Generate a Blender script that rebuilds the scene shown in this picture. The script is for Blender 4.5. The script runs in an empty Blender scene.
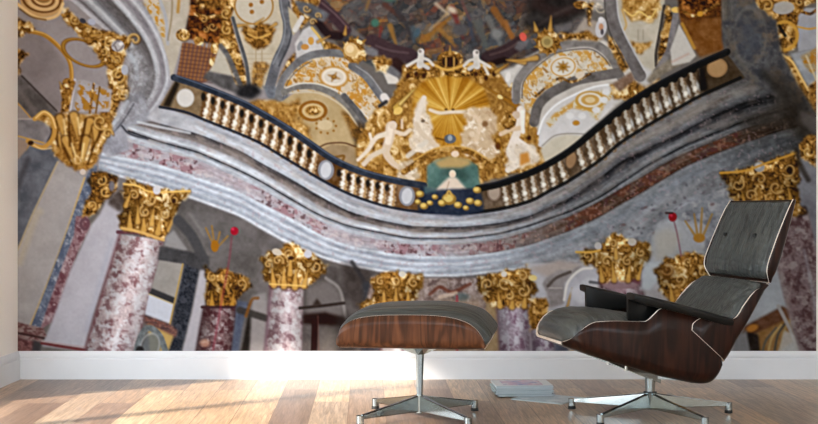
import bpy, bmesh, math, random
from mathutils import Vector, Matrix
import numpy as np
SC = bpy.context.scene
COL = SC.collection
# ---------------------------------------------------------------- settings of light
WIN = (1.6, 4.79, .02, 1.42, .885, 4.24); MUN = (3.965, 4.045)
PARA = 1.15
WORLD = 6.5; EXPO = 0.
SUN = (12., (1,.89,.76), (.79,.57), 30)
AREAS = [('left_fill_lamp', (-1.7,.6,1.5), (1.2,5.3,.6), 1.6, 1.6, 14, (1,.97,.92))]  # fill lamp added inside the left wall to brighten the room from that side
PRINT_EXPOSURE = 1.17                           # one overall exposure for the whole print
# ---------------------------------------------------------------- the picture printed on the wall mural
import numpy as np
SS = 2; MX0, MX1, MY0, MY1 = 18, 816, -60, 351          # extent of the print, in units of 1/214 m
MW, MH = (MX1-MX0)*SS, (MY1-MY0)*SS
CAN = np.zeros((MH, MW, 3), np.float32) + np.array((110,104,102), np.float32)
_rng = np.random.default_rng(7)
_tab = _rng.random((256,256)).astype(np.float32)
def vn(X, Y, seed=0):
    X = X + seed*17.31; Y = Y + seed*9.77
    xi = np.floor(X).astype(int); yi = np.floor(Y).astype(int)
    fx = X-xi; fy = Y-yi; fx = fx*fx*(3-2*fx); fy = fy*fy*(3-2*fy)
    a = _tab[yi & 255, xi & 255]; b = _tab[yi & 255, (xi+1) & 255]
    c = _tab[(yi+1) & 255, xi & 255]; d = _tab[(yi+1) & 255, (xi+1) & 255]
    return (a*(1-fx)+b*fx)*(1-fy)+(c*(1-fx)+d*fx)*fy
def fb(X, Y, seed=0, o=3):
    s = 0; a = .5; t = 0
    for i in range(o):
        s = s + a*vn(X*2**i, Y*2**i, seed+i*5); t += a; a *= .55
    return s/t
def ramp(v, stops):
    v = np.clip(v, 0, 1); xs = [s[0] for s in stops]
    return np.stack([np.interp(v, xs, [s[1][k] for s in stops]) for k in range(3)], -1)
GP = [(0,(46,32,22)),(.22,(92,64,34)),(.45,(142,103,52)),(.65,(174,133,73)),(.85,(202,165,108)),(1,(230,208,166))]
def gold(b=0., s=4.5, seed=1, con=1.25, tint=(1,1,1)):
    def f(X, Y):
        wx = X/s+1.3*fb(X/(s*1.6), Y/(s*1.6), seed+3, 2); wy = Y/s+1.3*fb(X/(s*1.6), Y/(s*1.6), seed+8, 2)
        n = fb(wx*.8, wy*.8, seed, 2)
        r = 1-np.abs(np.sin(n*6.5)); n2 = fb(X/2.6, Y/2.6, seed+60, 2)-.5
        v = .53+(.8*(n-.5)+.34*(.42-r)+.5*n2)*con+b
        return ramp(v, GP)*np.array(tint)
    return f
def marble(base, acc, s=6, th=.52, amt=.8, seed=2, white=None, wth=.62, sx=1, sy=1, amp=22):
    def f(X, Y):
        a, b_ = X*sx/s, Y*sy/s
        w = fb(a*.7, b_*.7, seed+11, 2)*1.3
        n = fb(a+w, b_+w*.6, seed, 4); n2 = fb(a*1.3-w, b_*1.3, seed+21, 3); n3 = fb(a*3, b_*3, seed+31, 2)
        c = np.array(base, np.float32)+(n3-.5)[...,None]*amp*2
        m = np.clip((n-th+.05)*5, 0, 1)[...,None]*amt
        c = c*(1-m)+np.array(acc)*m
        if white is not None:
            m = np.clip((n2-wth+.06)*5, 0, 1)[...,None]*.75
            c = c*(1-m)+np.array(white)*m
        return c
    return f
def spots(base, acc, s=5, th=.5, seed=4, soft=7, amp=10, dark=None):
    def f(X, Y):
        w = fb(X/s, Y/s, seed+2, 2)*2
        n = fb(X/s+w, Y/s+w, seed, 2)
        c = np.array(base, np.float32)+(fb(X/3, Y/3, seed+9, 2)-.5)[...,None]*amp*2
        m = np.clip((n-th)*soft, 0, 1)[...,None]
        c = c*(1-m)+np.array(acc)*m
        if dark is not None:
            m = np.clip((.32-n)*soft, 0, 1)[...,None]; c = c*(1-m)+np.array(dark)*m
        return c
    return f
def grey(c, a=14, s=5, seed=3, sx=1, sy=1):
    def f(X, Y):
        n = fb(X*sx/s, Y*sy/s, seed, 4)-.5; m = fb(X*sx/s/2.5, Y*sy/s/2.5, seed+7, 2)-.5
        return np.array(c, np.float32)+(n*a*3.6+m*a*2.6)[...,None]*np.array((1,1,1.05))
    return f
def smooth(pts, n=8, closed=False):
    p = [np.array(q, float) for q in pts]
    if closed: p = [p[-1]]+p+[p[0], p[1]]
    else: p = [2*p[0]-p[1]]+p+[2*p[-1]-p[-2]]
    out = []
    for i in range(1, len(p)-2):
        a, b, c, d = p[i-1:i+3]
        for k in range(n):
            t = k/n
            out.append(.5*((2*b)+(-a+c)*t+(2*a-5*b+4*c-d)*t*t+(-a+3*b-3*c+d)*t**3))
    if not closed: out.append(p[-2])
    return np.array(out)
def _win(x0, y0, x1, y1):
    i0 = max(0, int((x0-MX0)*SS)-2); i1 = min(MW, int((x1-MX0)*SS)+3)
    j0 = max(0, int((y0-MY0)*SS)-2); j1 = min(MH, int((y1-MY0)*SS)+3)
    if i1 <= i0 or j1 <= j0: return None
    X, Y = np.meshgrid((np.arange(i0, i1)+.5)/SS+MX0, (np.arange(j0, j1)+.5)/SS+MY0)
    return (slice(j0, j1), slice(i0, i1)), X, Y
def _put(sl, X, Y, m, col, al):
    c = col(X, Y) if callable(col) else np.array(col, np.float32)
    m = (m*al)[...,None]
    CAN[sl] = CAN[sl]*(1-m)+c*m
def _blur(m, r):
    k = max(1, int(round(r*SS)))
    for ax in (0, 1):
        for _ in range(2):
            a = np.pad(m, [(k, k) if i == ax else (0, 0) for i in (0, 1)], mode='edge')
            s = sum(np.take(a, range(i, i+m.shape[ax]), axis=ax) for i in range(2*k+1))
            m = s/(2*k+1)
    return m
def P(pts, col, soft=.5, al=1., sm=False, rag=0, seed=0):
    q = smooth(pts, 6, True) if sm else np.array(pts, float)
    pad = 3+soft*3+rag
    w = _win(q[:,0].min()-pad, q[:,1].min()-pad, q[:,0].max()+pad, q[:,1].max()+pad)
    if w is None: return
    sl, X, Y = w
    U, V = X, Y
    if rag:
        U = X+(fb(X/3.5, Y/3.5, seed+40, 2)-.5)*rag*4; V = Y+(fb(X/3.5, Y/3.5, seed+50, 2)-.5)*rag*4
    ins = np.zeros(X.shape, bool)
    for i in range(len(q)):
        x0, y0 = q[i]; x1, y1 = q[(i+1) % len(q)]
        if y0 == y1: continue
        ins ^= ((y0 > V) != (y1 > V)) & (U < (x1-x0)*(V-y0)/(y1-y0)+x0)
    m = ins.astype(np.float32)
    if soft > 0: m = _blur(m, soft)
    _put(sl, X, Y, m, col, al)
def L(pts, w, col, soft=.7, al=1., sm=True, w2=None):
    q = smooth(pts, 6) if sm and len(pts) > 2 else np.array(pts, float)
    mw = max(w, w2 or 0); pad = mw/2+2
    r = _win(q[:,0].min()-pad, q[:,1].min()-pad, q[:,0].max()+pad, q[:,1].max()+pad)
    if r is None: return
    sl, X, Y = r
    best = np.full(X.shape, 1e9)
    n = len(q)-1
    for i in range(n):
        a, b = q[i], q[i+1]; d = b-a; l2 = d@d+1e-9
        t = np.clip(((X-a[0])*d[0]+(Y-a[1])*d[1])/l2, 0, 1)
        dist = np.hypot(X-a[0]-t*d[0], Y-a[1]-t*d[1])
        ww = w if w2 is None else w+(w2-w)*(i+t)/n
        best = np.minimum(best, dist-ww/2)
    _put(sl, X, Y, np.clip(.5-best/soft, 0, 1), col, al)
def E(cx, cy, rx, ry, col, rot=0, ring=None, soft=.8, al=1.):
    R = max(rx, ry)+3+(ring or 0); w = _win(cx-R, cy-R, cx+R, cy+R)
    if w is None: return
    sl, X, Y = w
    a = np.radians(rot); u = (X-cx)*np.cos(a)+(Y-cy)*np.sin(a); v = -(X-cx)*np.sin(a)+(Y-cy)*np.cos(a)
    d = (np.hypot(u/rx, v/ry)-1)*min(rx, ry)
    if ring: d = np.abs(d)-ring/2
    _put(sl, X, Y, np.clip(.5-d/soft, 0, 1), col, al)
def ribbon(A, B, stops, k=24, sc=None):
    n = 40
    def rs(c):
        c = smooth(c, 8); s = np.r_[0, np.cumsum(np.hypot(*np.diff(c, axis=0).T))]; t = np.linspace(0, s[-1], n)
        return np.stack([np.interp(t, s, c[:,0]), np.interp(t, s, c[:,1])], 1)
    A, B = rs(A), rs(B)
    for i in range(k):
        t0, t1 = i/k, (i+1.25)/k
        c = ramp(np.array((t0+t1)/2), stops)
        P(np.vstack([A*(1-t0)+B*t0, (A*(1-t1)+B*t1)[::-1]]), grey(tuple(c), 11, 3.5, 5+i % 3), .35)
def curl(cx, cy, r, d=1, a0=0, w=2.4, c=(214,172,98), dk=(82,52,20), turns=1.05):
    t = np.linspace(0, 1, 16); a = np.radians(a0)+d*t*turns*2*np.pi; rr = r*(1-.82*t)
    q = np.stack([cx+rr*np.cos(a), cy+rr*np.sin(a)], 1)
    L(q+np.array((.7,.9)), w*1.3, dk, 1.8, .5, w2=w*.8); L(q, w*.9, c, 1.6, .62, w2=w*.6)
    L(q+np.array((-.4,-.5)), w*.35, (236,214,168), 1.2, .4)
def curls(pts, r=5, seed=0, w=2, **k):
    g = np.random.default_rng(seed)
    for (x, y) in pts:
        curl(x+g.uniform(-1,1), y+g.uniform(-1,1), r*g.uniform(.75,1.2), g.choice([-1,1]), g.uniform(0,360), w, **k)
def leaf(x0, y0, x1, y1, w, c=(206,162,88)):
    L([(x0,y0),(x1,y1)], w*1.35, (84,56,28), 2, .55, False, w2=.8)
    L([(x0,y0),(x1,y1)], w*.85, c, 1.8, .8, False, w2=.5)

# ---- ground tones
P([(18,-60),(300,-60),(300,200),(18,200)], (150,142,147))
P([(556,150),(816,120),(816,351),(540,351)], marble((128,131,141),(92,92,104), 9, .52, .6, 5, (158,158,162), .6, amp=12), 2)
P([(120,170),(240,215),(330,262),(470,275),(560,262),(560,351),(100,351)], grey((104,99,102), 12, 14, 4), 1)
# ---- painted dome above, a dark crowd of drapery and cloud
def fresco(X, Y):
    pal = [(50,47,50),(78,73,76),(104,98,100),(66,66,74),(120,86,60),(84,60,58),(64,76,88),(140,124,110),(58,54,58),(118,72,60),(92,90,94),(150,112,62),(72,68,72),(56,60,64)]
    pa = np.array(pal, np.float32); out = 0
    for sc, wt, sd in ((15, .45, 0), (8, .35, 50), (4.5, .2, 90)):
        U = (X+(fb(X/11, Y/11, 3+sd, 2)-.5)*16+Y*.4)/sc; V = (Y+(fb(X/11, Y/11, 8+sd, 2)-.5)*16)/sc*1.2; iu = np.floor(U).astype(int); iv = np.floor(V).astype(int)
        bd = np.full(X.shape, 9.); bi = np.zeros(X.shape, int)
        for du in (-1, 0, 1):
            for dv in (-1, 0, 1):
                a, b = (iu+du+sd) & 255, (iv+dv+sd) & 255
                d = (iu+du+_tab[a, b]-U)**2+(iv+dv+_tab[b, (a+77) & 255]-V)**2
                k = d < bd; bd = np.where(k, d, bd); bi = np.where(k, (_tab[(a+31) & 255, (b+57) & 255]*13.99).astype(int), bi)
        out = out+wt*pa[bi]*(1.08-.25*bd[...,None])
    return out
P([(300,-60),(592,-60),(590,20),(565,40),(520,60),(500,72),(400,75),(372,66),(340,48),(318,18)], fresco, 1)
for a in [((372,20),(378,38),5,(88,62,58)),((385,5),(404,20),6,(96,60,52)),((424,40),(450,18),6,(146,104,52)),((440,30),(455,46),5,(150,112,62)),((452,8),(463,38),6,(112,52,52)),
          ((468,16),(473,40),5,(66,74,96)),((494,10),(513,38),8,(142,94,50)),((506,22),(512,40),5,(152,104,60)),((390,26),(396,44),6,(156,116,62)),((381,28),(379,42),3,(128,54,50)),
          ((345,12),(362,24),7,(96,92,94)),((398,12),(412,36),6,(62,60,66)),((413,28),(414,42),5,(70,88,104)),((350,30),(365,40),7,(112,108,112)),((478,24),(486,46),9,(92,96,96)),((488,18),(500,44),7,(112,114,114)),
          ((436,4),(448,14),4,(190,172,150)),((447,14),(430,30),3,(176,150,112)),((462,2),(470,20),3,(120,78,74)),((372,-8),(366,10),4,(140,110,66)),((385,-20),(420,-10),6,(110,104,102)),((440,-30),(480,-15),7,(132,102,70)),((500,-30),(530,-10),6,(80,84,96))]:
    L([a[0],a[1]], a[2], a[3], 3., .8, False, w2=a[2]*.5)
E(375,23,4,4,(66,120,104),0,None,3); E(389,0,5,2,(70,110,98),0,None,3); E(452,10,5,3,(196,180,160),30,None,3); E(417,33,3,5,(72,96,112),20,None,2)
E(497,34,6,5,(126,126,128),0,None,4); E(460,30,8,6,(88,86,92),0,None,4)
P([(525,-40),(592,-60),(590,10),(560,28),(540,32),(520,26),(528,10)], grey((50,46,47), 9, 7, 6), 3)
L([(536,4),(560,12),(590,2)], 10, (60,44,44), 5, .8); L([(534,28),(556,14),(580,4)], 4, (78,66,66), 3, .6)
L([(320,4),(333,16),(346,30)], 11, (74,52,62), 2.5); L([(322,3),(336,15),(348,28)], 2, (118,92,100), 1.5, .7)
L([(318,22),(328,34),(340,36)], 8, (48,34,40), 3)
L([(372,42),(388,50),(410,56)], 15, (74,54,62), 2.5); L([(376,46),(392,51),(408,53)], 2, (116,92,98), 2, .6); L([(396,64),(404,70)], 12, (58,38,40), 3)
L([(488,58),(505,52),(520,43)], 14, (66,48,54), 2.5); L([(490,55),(506,50),(519,42)], 2, (108,84,84), 2, .6); L([(492,64),(504,60)], 6, (44,28,28), 3)

# ---- left vault field
P([(18,-60),(70,-60),(78,15),(112,40),(112,120),(50,125),(18,100)], grey((148,140,146), 6, 20, 2))
P([(18,22),(45,35),(64,60),(68,112),(56,114),(18,70)], grey((136,126,130), 6, 20, 6), 3)
L([(20,78),(40,112)], 6, (104,84,78), 5, .35)
P([(18,76),(24,76),(58,112),(52,128),(32,120),(18,104)], grey((98,92,94), 12, 6, 8, 1, 1), .8)
L([(22,76),(57,111)], 1.5, (60,50,50), 1.2, .8, False); L([(18,88),(38,116)], 5, (120,112,112), 3, .6, False)
P([(18,104),(32,120),(18,120)], (150,140,138))
L([(18,103),(32,119)], 1.4, (190,150,90), 1, 1, False)
P([(18,119),(44,120),(51,128),(50,140),(42,143),(18,136)], grey((134,130,138), 10, 6, 4))
L([(18,119),(40,119)], 1.6, (170,160,160), 1, 1, False); L([(18,136),(44,143)], 1.6, (196,160,96), 1, 1, False); L([(50,122),(53,132),(49,142)], 4, (66,62,70), 2)
P([(18,138),(30,142),(18,168)], (160,140,128)); L([(30,143),(18,170)], 1.2, (190,146,80), .8, 1, False)
# rings
L([(29,31),(44,35),(56,44),(66,55),(71,66),(72,84)], 4.2, (166,122,58), 1.2); L([(29,30),(45,34),(57,43),(67,55),(72,67),(73,84)], 1.4, (206,166,96), 1)
L([(63,15),(72,24),(80,33),(92,41),(100,44)], 3.4, (176,132,68), 1)
E(84,53,22,11.5,(134,98,44),24,2.6); E(84,52.6,22,11.5,(176,136,72),24,.8)
# top-left tan volute
E(42,0,22,17,(196,158,110),10); E(42,-1,19,13,(120,84,50),10,2); E(43,0,16,11,(214,180,132),10); E(43,-1,11,7.5,(128,88,52),12,2.2); E(43,-2,8,5,(150,112,68),10); E(44,-3,4,2.5,(96,66,36))
L([(18,4),(30,14),(44,19),(58,15),(63,4)], 3.2, (222,188,138), 1.4); L([(20,9),(32,17),(46,20)], 1.6, (112,76,40), 1.4, .8)
P([(18,17),(24,20),(35,24),(36,30),(28,33),(24,36),(18,36)], gold(-.05,4,3), .8, 1, False, 1.2); P([(18,48),(24,52),(31,53),(26,57),(20,66),(22,72),(18,76)], gold(-.2,4,9), .8, 1, False, 1)
# leafy gold frame
# marble arch sweeping round the left opening
ribbon([(52,-60),(58,-14),(78,6),(98,24),(114,38),(127,58),(131,76),(127,96),(116,114),(102,134)],
       [(118,-60),(128,-16),(150,14),(163,38),(170,62),(171,82),(160,104),(145,119),(140,122)],
       [(0,(190,190,200)),(.08,(176,176,190)),(.13,(92,88,94)),(.2,(158,162,174)),(.28,(196,202,214)),(.34,(128,132,144)),(.42,(96,94,100)),(.58,(88,84,88)),(.64,(196,204,218)),(.7,(190,192,204)),(.76,(140,138,150)),(.84,(128,124,136)),(.9,(200,204,216)),(.95,(176,180,196)),(1,(150,148,158))], 34)
P([(126,50),(140,46),(150,70),(142,96),(124,112),(128,80)], marble((140,138,144),(98,92,96), 7, .5, .7, 4, (182,188,200), .56), 3, .75)
L([(131,56),(136,66),(137,78)], 5, (186,198,216), 2.5, .8)
P([(60,6),(68,9),(78,18),(88,24),(96,28),(108,30),(120,36),(131,36),(134,42),(128,48),(124,58),(124,66),(128,78),(130,92),(122,102),(116,112),(112,128),(98,128),(96,116),(108,104),(112,92),(108,78),(107,66),(100,60),(94,50),(84,40),(74,30),(64,20)], gold(0,4.2,5), .8, 1, False, 1.4)
curls([(76,20),(88,30),(100,34),(109,42),(104,52),(118,60),(116,74),(122,84),(116,96),(124,94)], 5, 3)
curl(135,40,7,1,160,3.2); curl(119,76,7,-1,90,2.8); leaf(92,36,106,34,3.4); leaf(82,22,92,30,3.2); leaf(112,56,120,66,4)
E(83,21,3.4,2.4,(70,70,84),30); E(92,22,4,3,(172,176,200),20)
E(118,46,6.5,5.8,(182,178,184)); L([(113,46),(118,41),(123,46),(118,51),(115,46)], 1.4, (120,108,110), 1, .9); E(121,44,2.2,2,(222,220,226))
E(125,70,3.5,5,(170,176,196)); 
# drum with gilt scales between the vault and the great capital
P([(76,80),(84,80),(112,90),(110,112),(70,112)], grey((166,160,168), 8, 8, 3))
P([(80,82),(110,91),(109,108),(74,112)], spots((170,164,170),(168,124,58), 4.2, .45, 12, 9), 1.2)
L([(94,84),(90,113)], 2.4, gold(0,3,3), 1, 1, False); L([(100,87),(96,113)], 1.6, (120,88,44), 1, 1, False); L([(75,80),(70,112)], 2.6, (196,194,206), 1.2, 1, False)
P([(64,82),(70,78),(76,82),(73,92),(69,112),(61,113),(62,98),(60,88)], gold(.02,5,6)); E(68,83,5.5,5,gold(.1,5,2)); leaf(62,88,60,82,3)
# blue and white mouldings left of the balcony's springing
P([(130,96),(142,92),(148,104),(150,120),(104,140),(112,128),(122,108)], grey((150,154,170), 14, 6, 7), 2)
L([(128,102),(118,118),(106,134)], 3.5, (190,200,216), 1.5); L([(134,104),(124,120),(110,138)], 1.6, (80,84,98), 1.4)

# ---- plaster strip, coffer and woven pilaster
P([(150,-60),(196,-60),(192,2),(184,34),(178,58),(173,76),(171,80),(168,60),(160,34),(148,8),(132,-20)], grey((190,180,166), 8, 8, 3))
P([(142,-20),(158,-20),(160,10),(166,30),(164,40),(154,20),(144,4)], spots((196,184,166),(190,142,60), 4, .5, 3, 9), 1)
L([(160,0),(166,18),(168,44)], 3, (170,172,184), 1.6); L([(172,-20),(172,14),(168,40)], 1.6, (140,120,90), 1.5, .7); L([(182,-30),(178,12)], 3, (176,132,60), 2, .8)
P([(192,-60),(244,-60),(238,0),(232,34),(222,46),(202,42),(184,38),(190,10)], gold(-.27,5,11,1,(1,.86,.85)), .8)
P([(196,-2),(236,-6),(233,8),(214,10),(198,8)], gold(-.05,5,4), 1.5, .9); L([(196,14),(206,18),(218,16),(228,20)], 3.5, gold(.02,4,4), 1.5, .9); curls([(203,20),(212,26),(206,30)],4,9,1.6)
P([(184,42),(194,44),(208,48),(224,46),(222,60),(212,80),(200,84),(176,78)], (118,84,72))
for i in range(9):
    x = 183+i*4.4; L([(x,44),(x-4.5-i*.5,80)], 1.7, (150,106,66), 1.2, .85, False)
for i in range(9): L([(182-i*.6,47+i*4),(222-i*1.2,51+i*4)], 1.2, (88,58,56), 1, .5, False)
E(183,35,7,6,gold(.08,4,2)); E(199,41,5,4.5,gold(.16,4,3)); E(215,48,4.5,6,gold(.16,4,5)); E(213,62,3.5,5,gold(.1,4,5)); curl(183,35,5.5,1,20,2.2)
P([(219,47),(225,50),(231,66),(233,76),(208,73),(214,64)], (186,178,164)); P([(208,71),(240,78),(250,92),(244,96),(222,88),(203,78)], grey((92,90,94), 12, 6, 3), 1)
# gilt upright left of the cartouche panel
P([(222,-40),(240,-40),(238,0),(232,22),(238,44),(246,72),(247,92),(236,84),(230,66),(224,52),(218,44),(222,22),(226,6)], gold(-.02,4.5,7), 1)
curls([(227,30),(232,46),(226,14),(238,60)], 5, 21, 2.2); L([(221,46),(229,58),(240,84)], 5, (88,94,108), 2, .8)
# ---- cartouche panel with gilt mask (left)
P([(238,-60),(282,-60),(284,6),(285,40),(274,66),(266,90),(250,88),(244,62),(236,34),(231,18),(236,4)], grey((188,176,156), 8, 9, 2))
E(254,6,19,19,(196,186,170)); E(254,6,19,18,(160,118,58),0,1.6,.8,.9); spots_l = [(251,5),(252,12),(262,2),(247,-4)]
for q in spots_l: E(q[0],q[1],2.2,2.2,(150,104,40))
P([(242,24),(252,28),(262,22),(272,26),(276,30),(272,40),(268,46),(260,50),(252,48),(246,40),(242,32)], gold(-.12,4.5,13,.8), .8, 1, False, 1)
leaf(256,24,264,18,3); leaf(238,26,250,24,3); leaf(276,24,266,30,3); L([(248,34),(258,38),(270,34)], 2, (206,166,96), 1.2, .8)
L([(256,48),(256,64)], 1, (160,140,110), 1, .8, False); L([(262,48),(262,64)], 1, (160,140,110), 1, .8, False); P([(254,62),(266,62),(270,66),(264,76),(262,88),(252,86),(252,72)], gold(-.08,4,3,.8), 1, .9)
for y in range(54,84,5): L([(246,y),(272,y)], .8, (160,142,116), 1, .5, False)
L([(233,18),(238,36),(246,62),(250,92)], 3.4, grey((86,88,96),8,4,2), 1); L([(231,18),(236,36),(244,62)], 1, (150,150,156), 1, .7)
L([(281,-60),(284,2),(288,24),(286,42),(277,62),(270,86)], 10, grey((102,104,114),12,5,2), 1); L([(278,-60),(281,2),(285,24),(283,42),(273,64)], 1.4, (146,150,160), 1, .7); L([(289,2),(292,24),(289,44),(279,66)], 1.2, (58,60,70), 1, .8)
P([(288,60),(296,52),(294,66),(284,84),(276,88),(280,76)], gold(-.02,4,5), 1); L([(283,76),(276,90)], 3.4, (206,206,206), 1.2, 1, False)
P([(240,84),(256,84),(262,92),(252,100),(236,96)], grey((42,42,48), 8, 5, 3), 2)
P([(262,86),(274,86),(288,92),(288,104),(280,108),(268,98)], grey((106,112,126), 12, 4, 3), .8); E(282,104,6,4,(92,104,120)); E(281,102,3,1.6,(150,162,176))
# ---- plaster web above the left lunette
P([(290,-60),(322,-60),(320,2),(310,20),(300,30),(292,14)], gold(0,5,4), 1); P([(288,6),(297,16),(301,26),(293,36),(290,24)], (186,172,146)); L([(302,18),(295,30)], 5, (206,202,200), 1.5, 1, False)
P([(294,0),(312,4),(330,14),(324,22),(312,18),(300,12)], grey((96,98,108), 12, 5, 3), 1); curls([(306,8),(318,16),(312,22)], 4, 5, 1.8)
P([(297,58),(295,44),(303,30),(310,26),(318,36),(324,50),(310,52)], grey((198,194,196), 8, 5, 2)); E(300,46,2.5,5,(140,142,150),20); E(311,41,3,4,(196,150,78)); E(305,47,4,3,(190,140,80)); L([(312,28),(320,38),(326,50)], 2.6, (206,178,110), 1.2)
P([(322,40),(334,44),(342,48),(340,56),(326,52)], gold(0,4,6), 1); leaf(318,42,330,36,3)
# ---- left lunette: two ornamented bands
P([(280,98),(282,78),(296,62),(320,54),(348,58),(370,76),(386,98),(396,116),(372,140),(362,122),(344,104),(318,92),(290,92)], spots((206,190,168),(188,138,64), 4.2, .5, 6, 7, dark=(150,112,64)), .8)
E(334,77,14,10,(222,210,196)); E(334,77,14,10,(180,134,66),5,2.0,1.4,.8); E(334,77,9.5,6.4,(210,198,184)); [leaf(334,77,334+6*np.cos(k*1.57+.4),77+4.6*np.sin(k*1.57+.4),3,(190,146,80)) for k in range(4)]
for q in [(303,70),(312,64),(322,62),(352,68),(360,80),(370,92),(354,86),(378,104),(300,80),(318,84)]: curl(q[0],q[1],3.4,1,q[0]*9 % 360,1.8,(190,142,68),(150,110,60),1.1)
L([(278,100),(282,82),(294,66),(310,56),(328,53),(344,54)], 7.5, grey((122,122,128),12,5,2), 1); L([(283,98),(288,82),(298,70),(312,61)], 1, (80,78,82), 1, .8)
L([(352,66),(366,76),(378,92),(384,100)], 8, grey((116,116,124),12,5,3), 1); L([(356,66),(370,76),(382,92)], 1, (170,168,172), 1, .8)
L([(384,97),(390,106)], 8, (214,206,204), 1.4, 1, False); L([(380,106),(386,102)], 4, (60,56,60), 1.6, 1, False)
P([(278,104),(296,92),(322,92),(346,106),(360,124),(368,140),(372,164),(356,166),(330,154),(300,140),(262,110)], grey((184,162,126), 9, 9, 2))
P([(258,98),(290,104),(300,96),(300,112),(292,118),(308,126),(312,140),(296,136),(268,118),(248,104)], gold(.02,5,8,.8), 1.5, .95, False, 1)
P([(340,110),(350,114),(360,128),(366,142),(352,138),(348,126)], gold(-.1,5,5,.7), 1.5, .9)
E(313,111,14.5,10.5,(140,94,34)); E(313,111,11,7.6,(196,170,126)); E(313,111,8.4,5.4,gold(0,3,5)); E(313,110.4,8.5,5.4,(206,180,132),0,1.2,1.2,.8); 
E(326,126,10,7,(180,158,122),0,2); E(325,125,7.6,5,(200,180,148)); 
for k in range(9): a = k*.7; E(326+10*np.cos(a),126+7.4*np.sin(a),1.2,1.2,(150,106,44))
L([(284,92),(296,87),(315,87),(335,95),(350,108),(362,126)], 6.4, grey((122,118,116),12,4,2), 1); L([(286,88),(300,83.6),(318,84),(338,91)], 1.6, (208,202,194), 1); L([(340,92),(356,106),(368,118)], 1.5, (214,210,206), 1); L([(344,96),(358,112),(366,124)], 6, grey((94,92,96),10,4,2), 1); L([(290,93),(318,93),(342,106),(358,126)], 1.6, (200,190,170), 1, .8)
P([(320,150),(332,144),(352,146),(358,152),(356,168),(338,164)], grey((158,136,108), 6, 8, 3)); L([(318,148),(328,143.6),(344,143),(356,147)], 1.6, (104,74,52), 1); L([(336,157),(344,156),(342,162)], 2.4, (122,86,40), 1.4, .9)
P([(358,120),(372,132),(378,170),(360,168),(354,140)], gold(-.35,5,5,.7), 2, .8)
P([(278,110),(262,106),(272,100),(290,108),(306,118),(300,124)], gold(.06,5,2,.7), 2, .7)

# ---- gilt sunburst cartouche, left
for k in range(11):
    a = k*2*np.pi/11; leaf(356+7*np.cos(a), 52+7*np.sin(a), 356+15*np.cos(a+.3), 50+14*np.sin(a+.3), 7, (196,148,70))
E(355,51,12,12,gold(.08,4,4)); E(351,50,7,7,(212,180,130)); E(350,49,4,4,(226,204,166)); leaf(345,34,346,26,4)
P([(363,44),(378,50),(378,58),(366,54)], grey((116,114,122), 10, 4, 3), .8); P([(378,62),(392,66),(402,74),(392,80),(382,74)], grey((110,110,118), 10, 4, 3), .8); P([(382,70),(398,78),(400,84),(388,84)], (212,204,198))
P([(372,58),(386,56),(392,62),(386,74),(376,70)], gold(.08,4,8), .8, 1, False, 1)
# ---- great gilt altar with sunburst
P([(372,112),(388,104),(396,88),(402,74),(404,66),(430,62),(470,62),(494,64),(500,72),(510,80),(514,92),(522,104),(530,112),(538,132),(545,150),(548,166),(500,178),(470,186),(420,186),(380,178),(358,168),(356,142),(366,124)], gold(.06,5,15,.8), 1, 1, False, 1)
P([(402,66),(430,62),(460,66),(492,64),(498,74),(470,78),(430,78),(404,80)], gold(-.06,3.6,8,1.2), .8)
def rays(cx, cy, b):
    def f(X, Y):
        a = np.arctan2(Y-cy, X-cx); r = np.hypot(X-cx, Y-cy)
        n = vn(a*9+40, a*0+3, 5)*.6+vn(a*24+90, a*0+7, 9)*.4
        v = .5+b+(n-.5)*.75-.0065*np.maximum(r-8, 0)+.05*(fb(X/3, Y/3, 4, 2)-.5)
        return ramp(v, [(0,(112,72,22)),(.3,(158,108,36)),(.55,(190,142,58)),(.8,(214,176,96)),(1,(232,206,140))])
    return f
P([(412,112),(414,92),(424,80),(444,76),(468,78),(484,88),(490,106),(486,118),(468,116),(450,112),(432,116),(420,122)], rays(450,112,.16), 1.5)
P([(430,114),(470,114),(476,140),(460,150),(438,150),(424,140)], rays(450,108,.2), 1.5)
P([(482,76),(500,78),(512,96),(516,104),(500,102),(488,92)], gold(.0,7,3,.5), 1.5); leaf(516,106,480,84,5,(160,112,44)); E(500,97,3,2,(226,200,140),30)
L([(414,68),(430,64),(448,70),(470,64),(492,68)], 2.6, (206,164,88), 1.3); leaf(396,108,415,88,7,(214,178,92)); leaf(400,104,414,90,3,(236,212,140)); E(398,111,5,3.6,(220,186,110),-30)
E(450,59,13,8,gold(-.02,3.5,3)); E(450,62,8.5,5,(58,34,18)); L([(446,58),(446,66)], 1.6, (190,150,90), .8, 1, False); L([(454,58),(454,66)], 1.6, (190,150,90), .8, 1, False); leaf(450,54,450,46,4)
for q in [(408,76),(416,74),(424,76),(476,74),(486,78),(494,74)]: E(q[0],q[1],2,2.6,(70,42,18),0,None,1.4)
L([(430,110),(440,113),(452,112),(466,112)], 3.6, (222,204,180), 1.6); E(446,109.5,1.5,1,(90,60,30)); E(453,109.5,1.5,1,(90,60,30))
E(450,139,6,4.6,(92,100,116)); E(450,138,2.4,3,(150,160,170)); L([(436,138),(444,140)], 2, (120,80,30), 1.4, 1, False)
CR = (216,198,178)
def fig(c=CR): return spots(c, (234,220,204), 4, .5, 6, 4, 8, (176,146,116))
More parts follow.
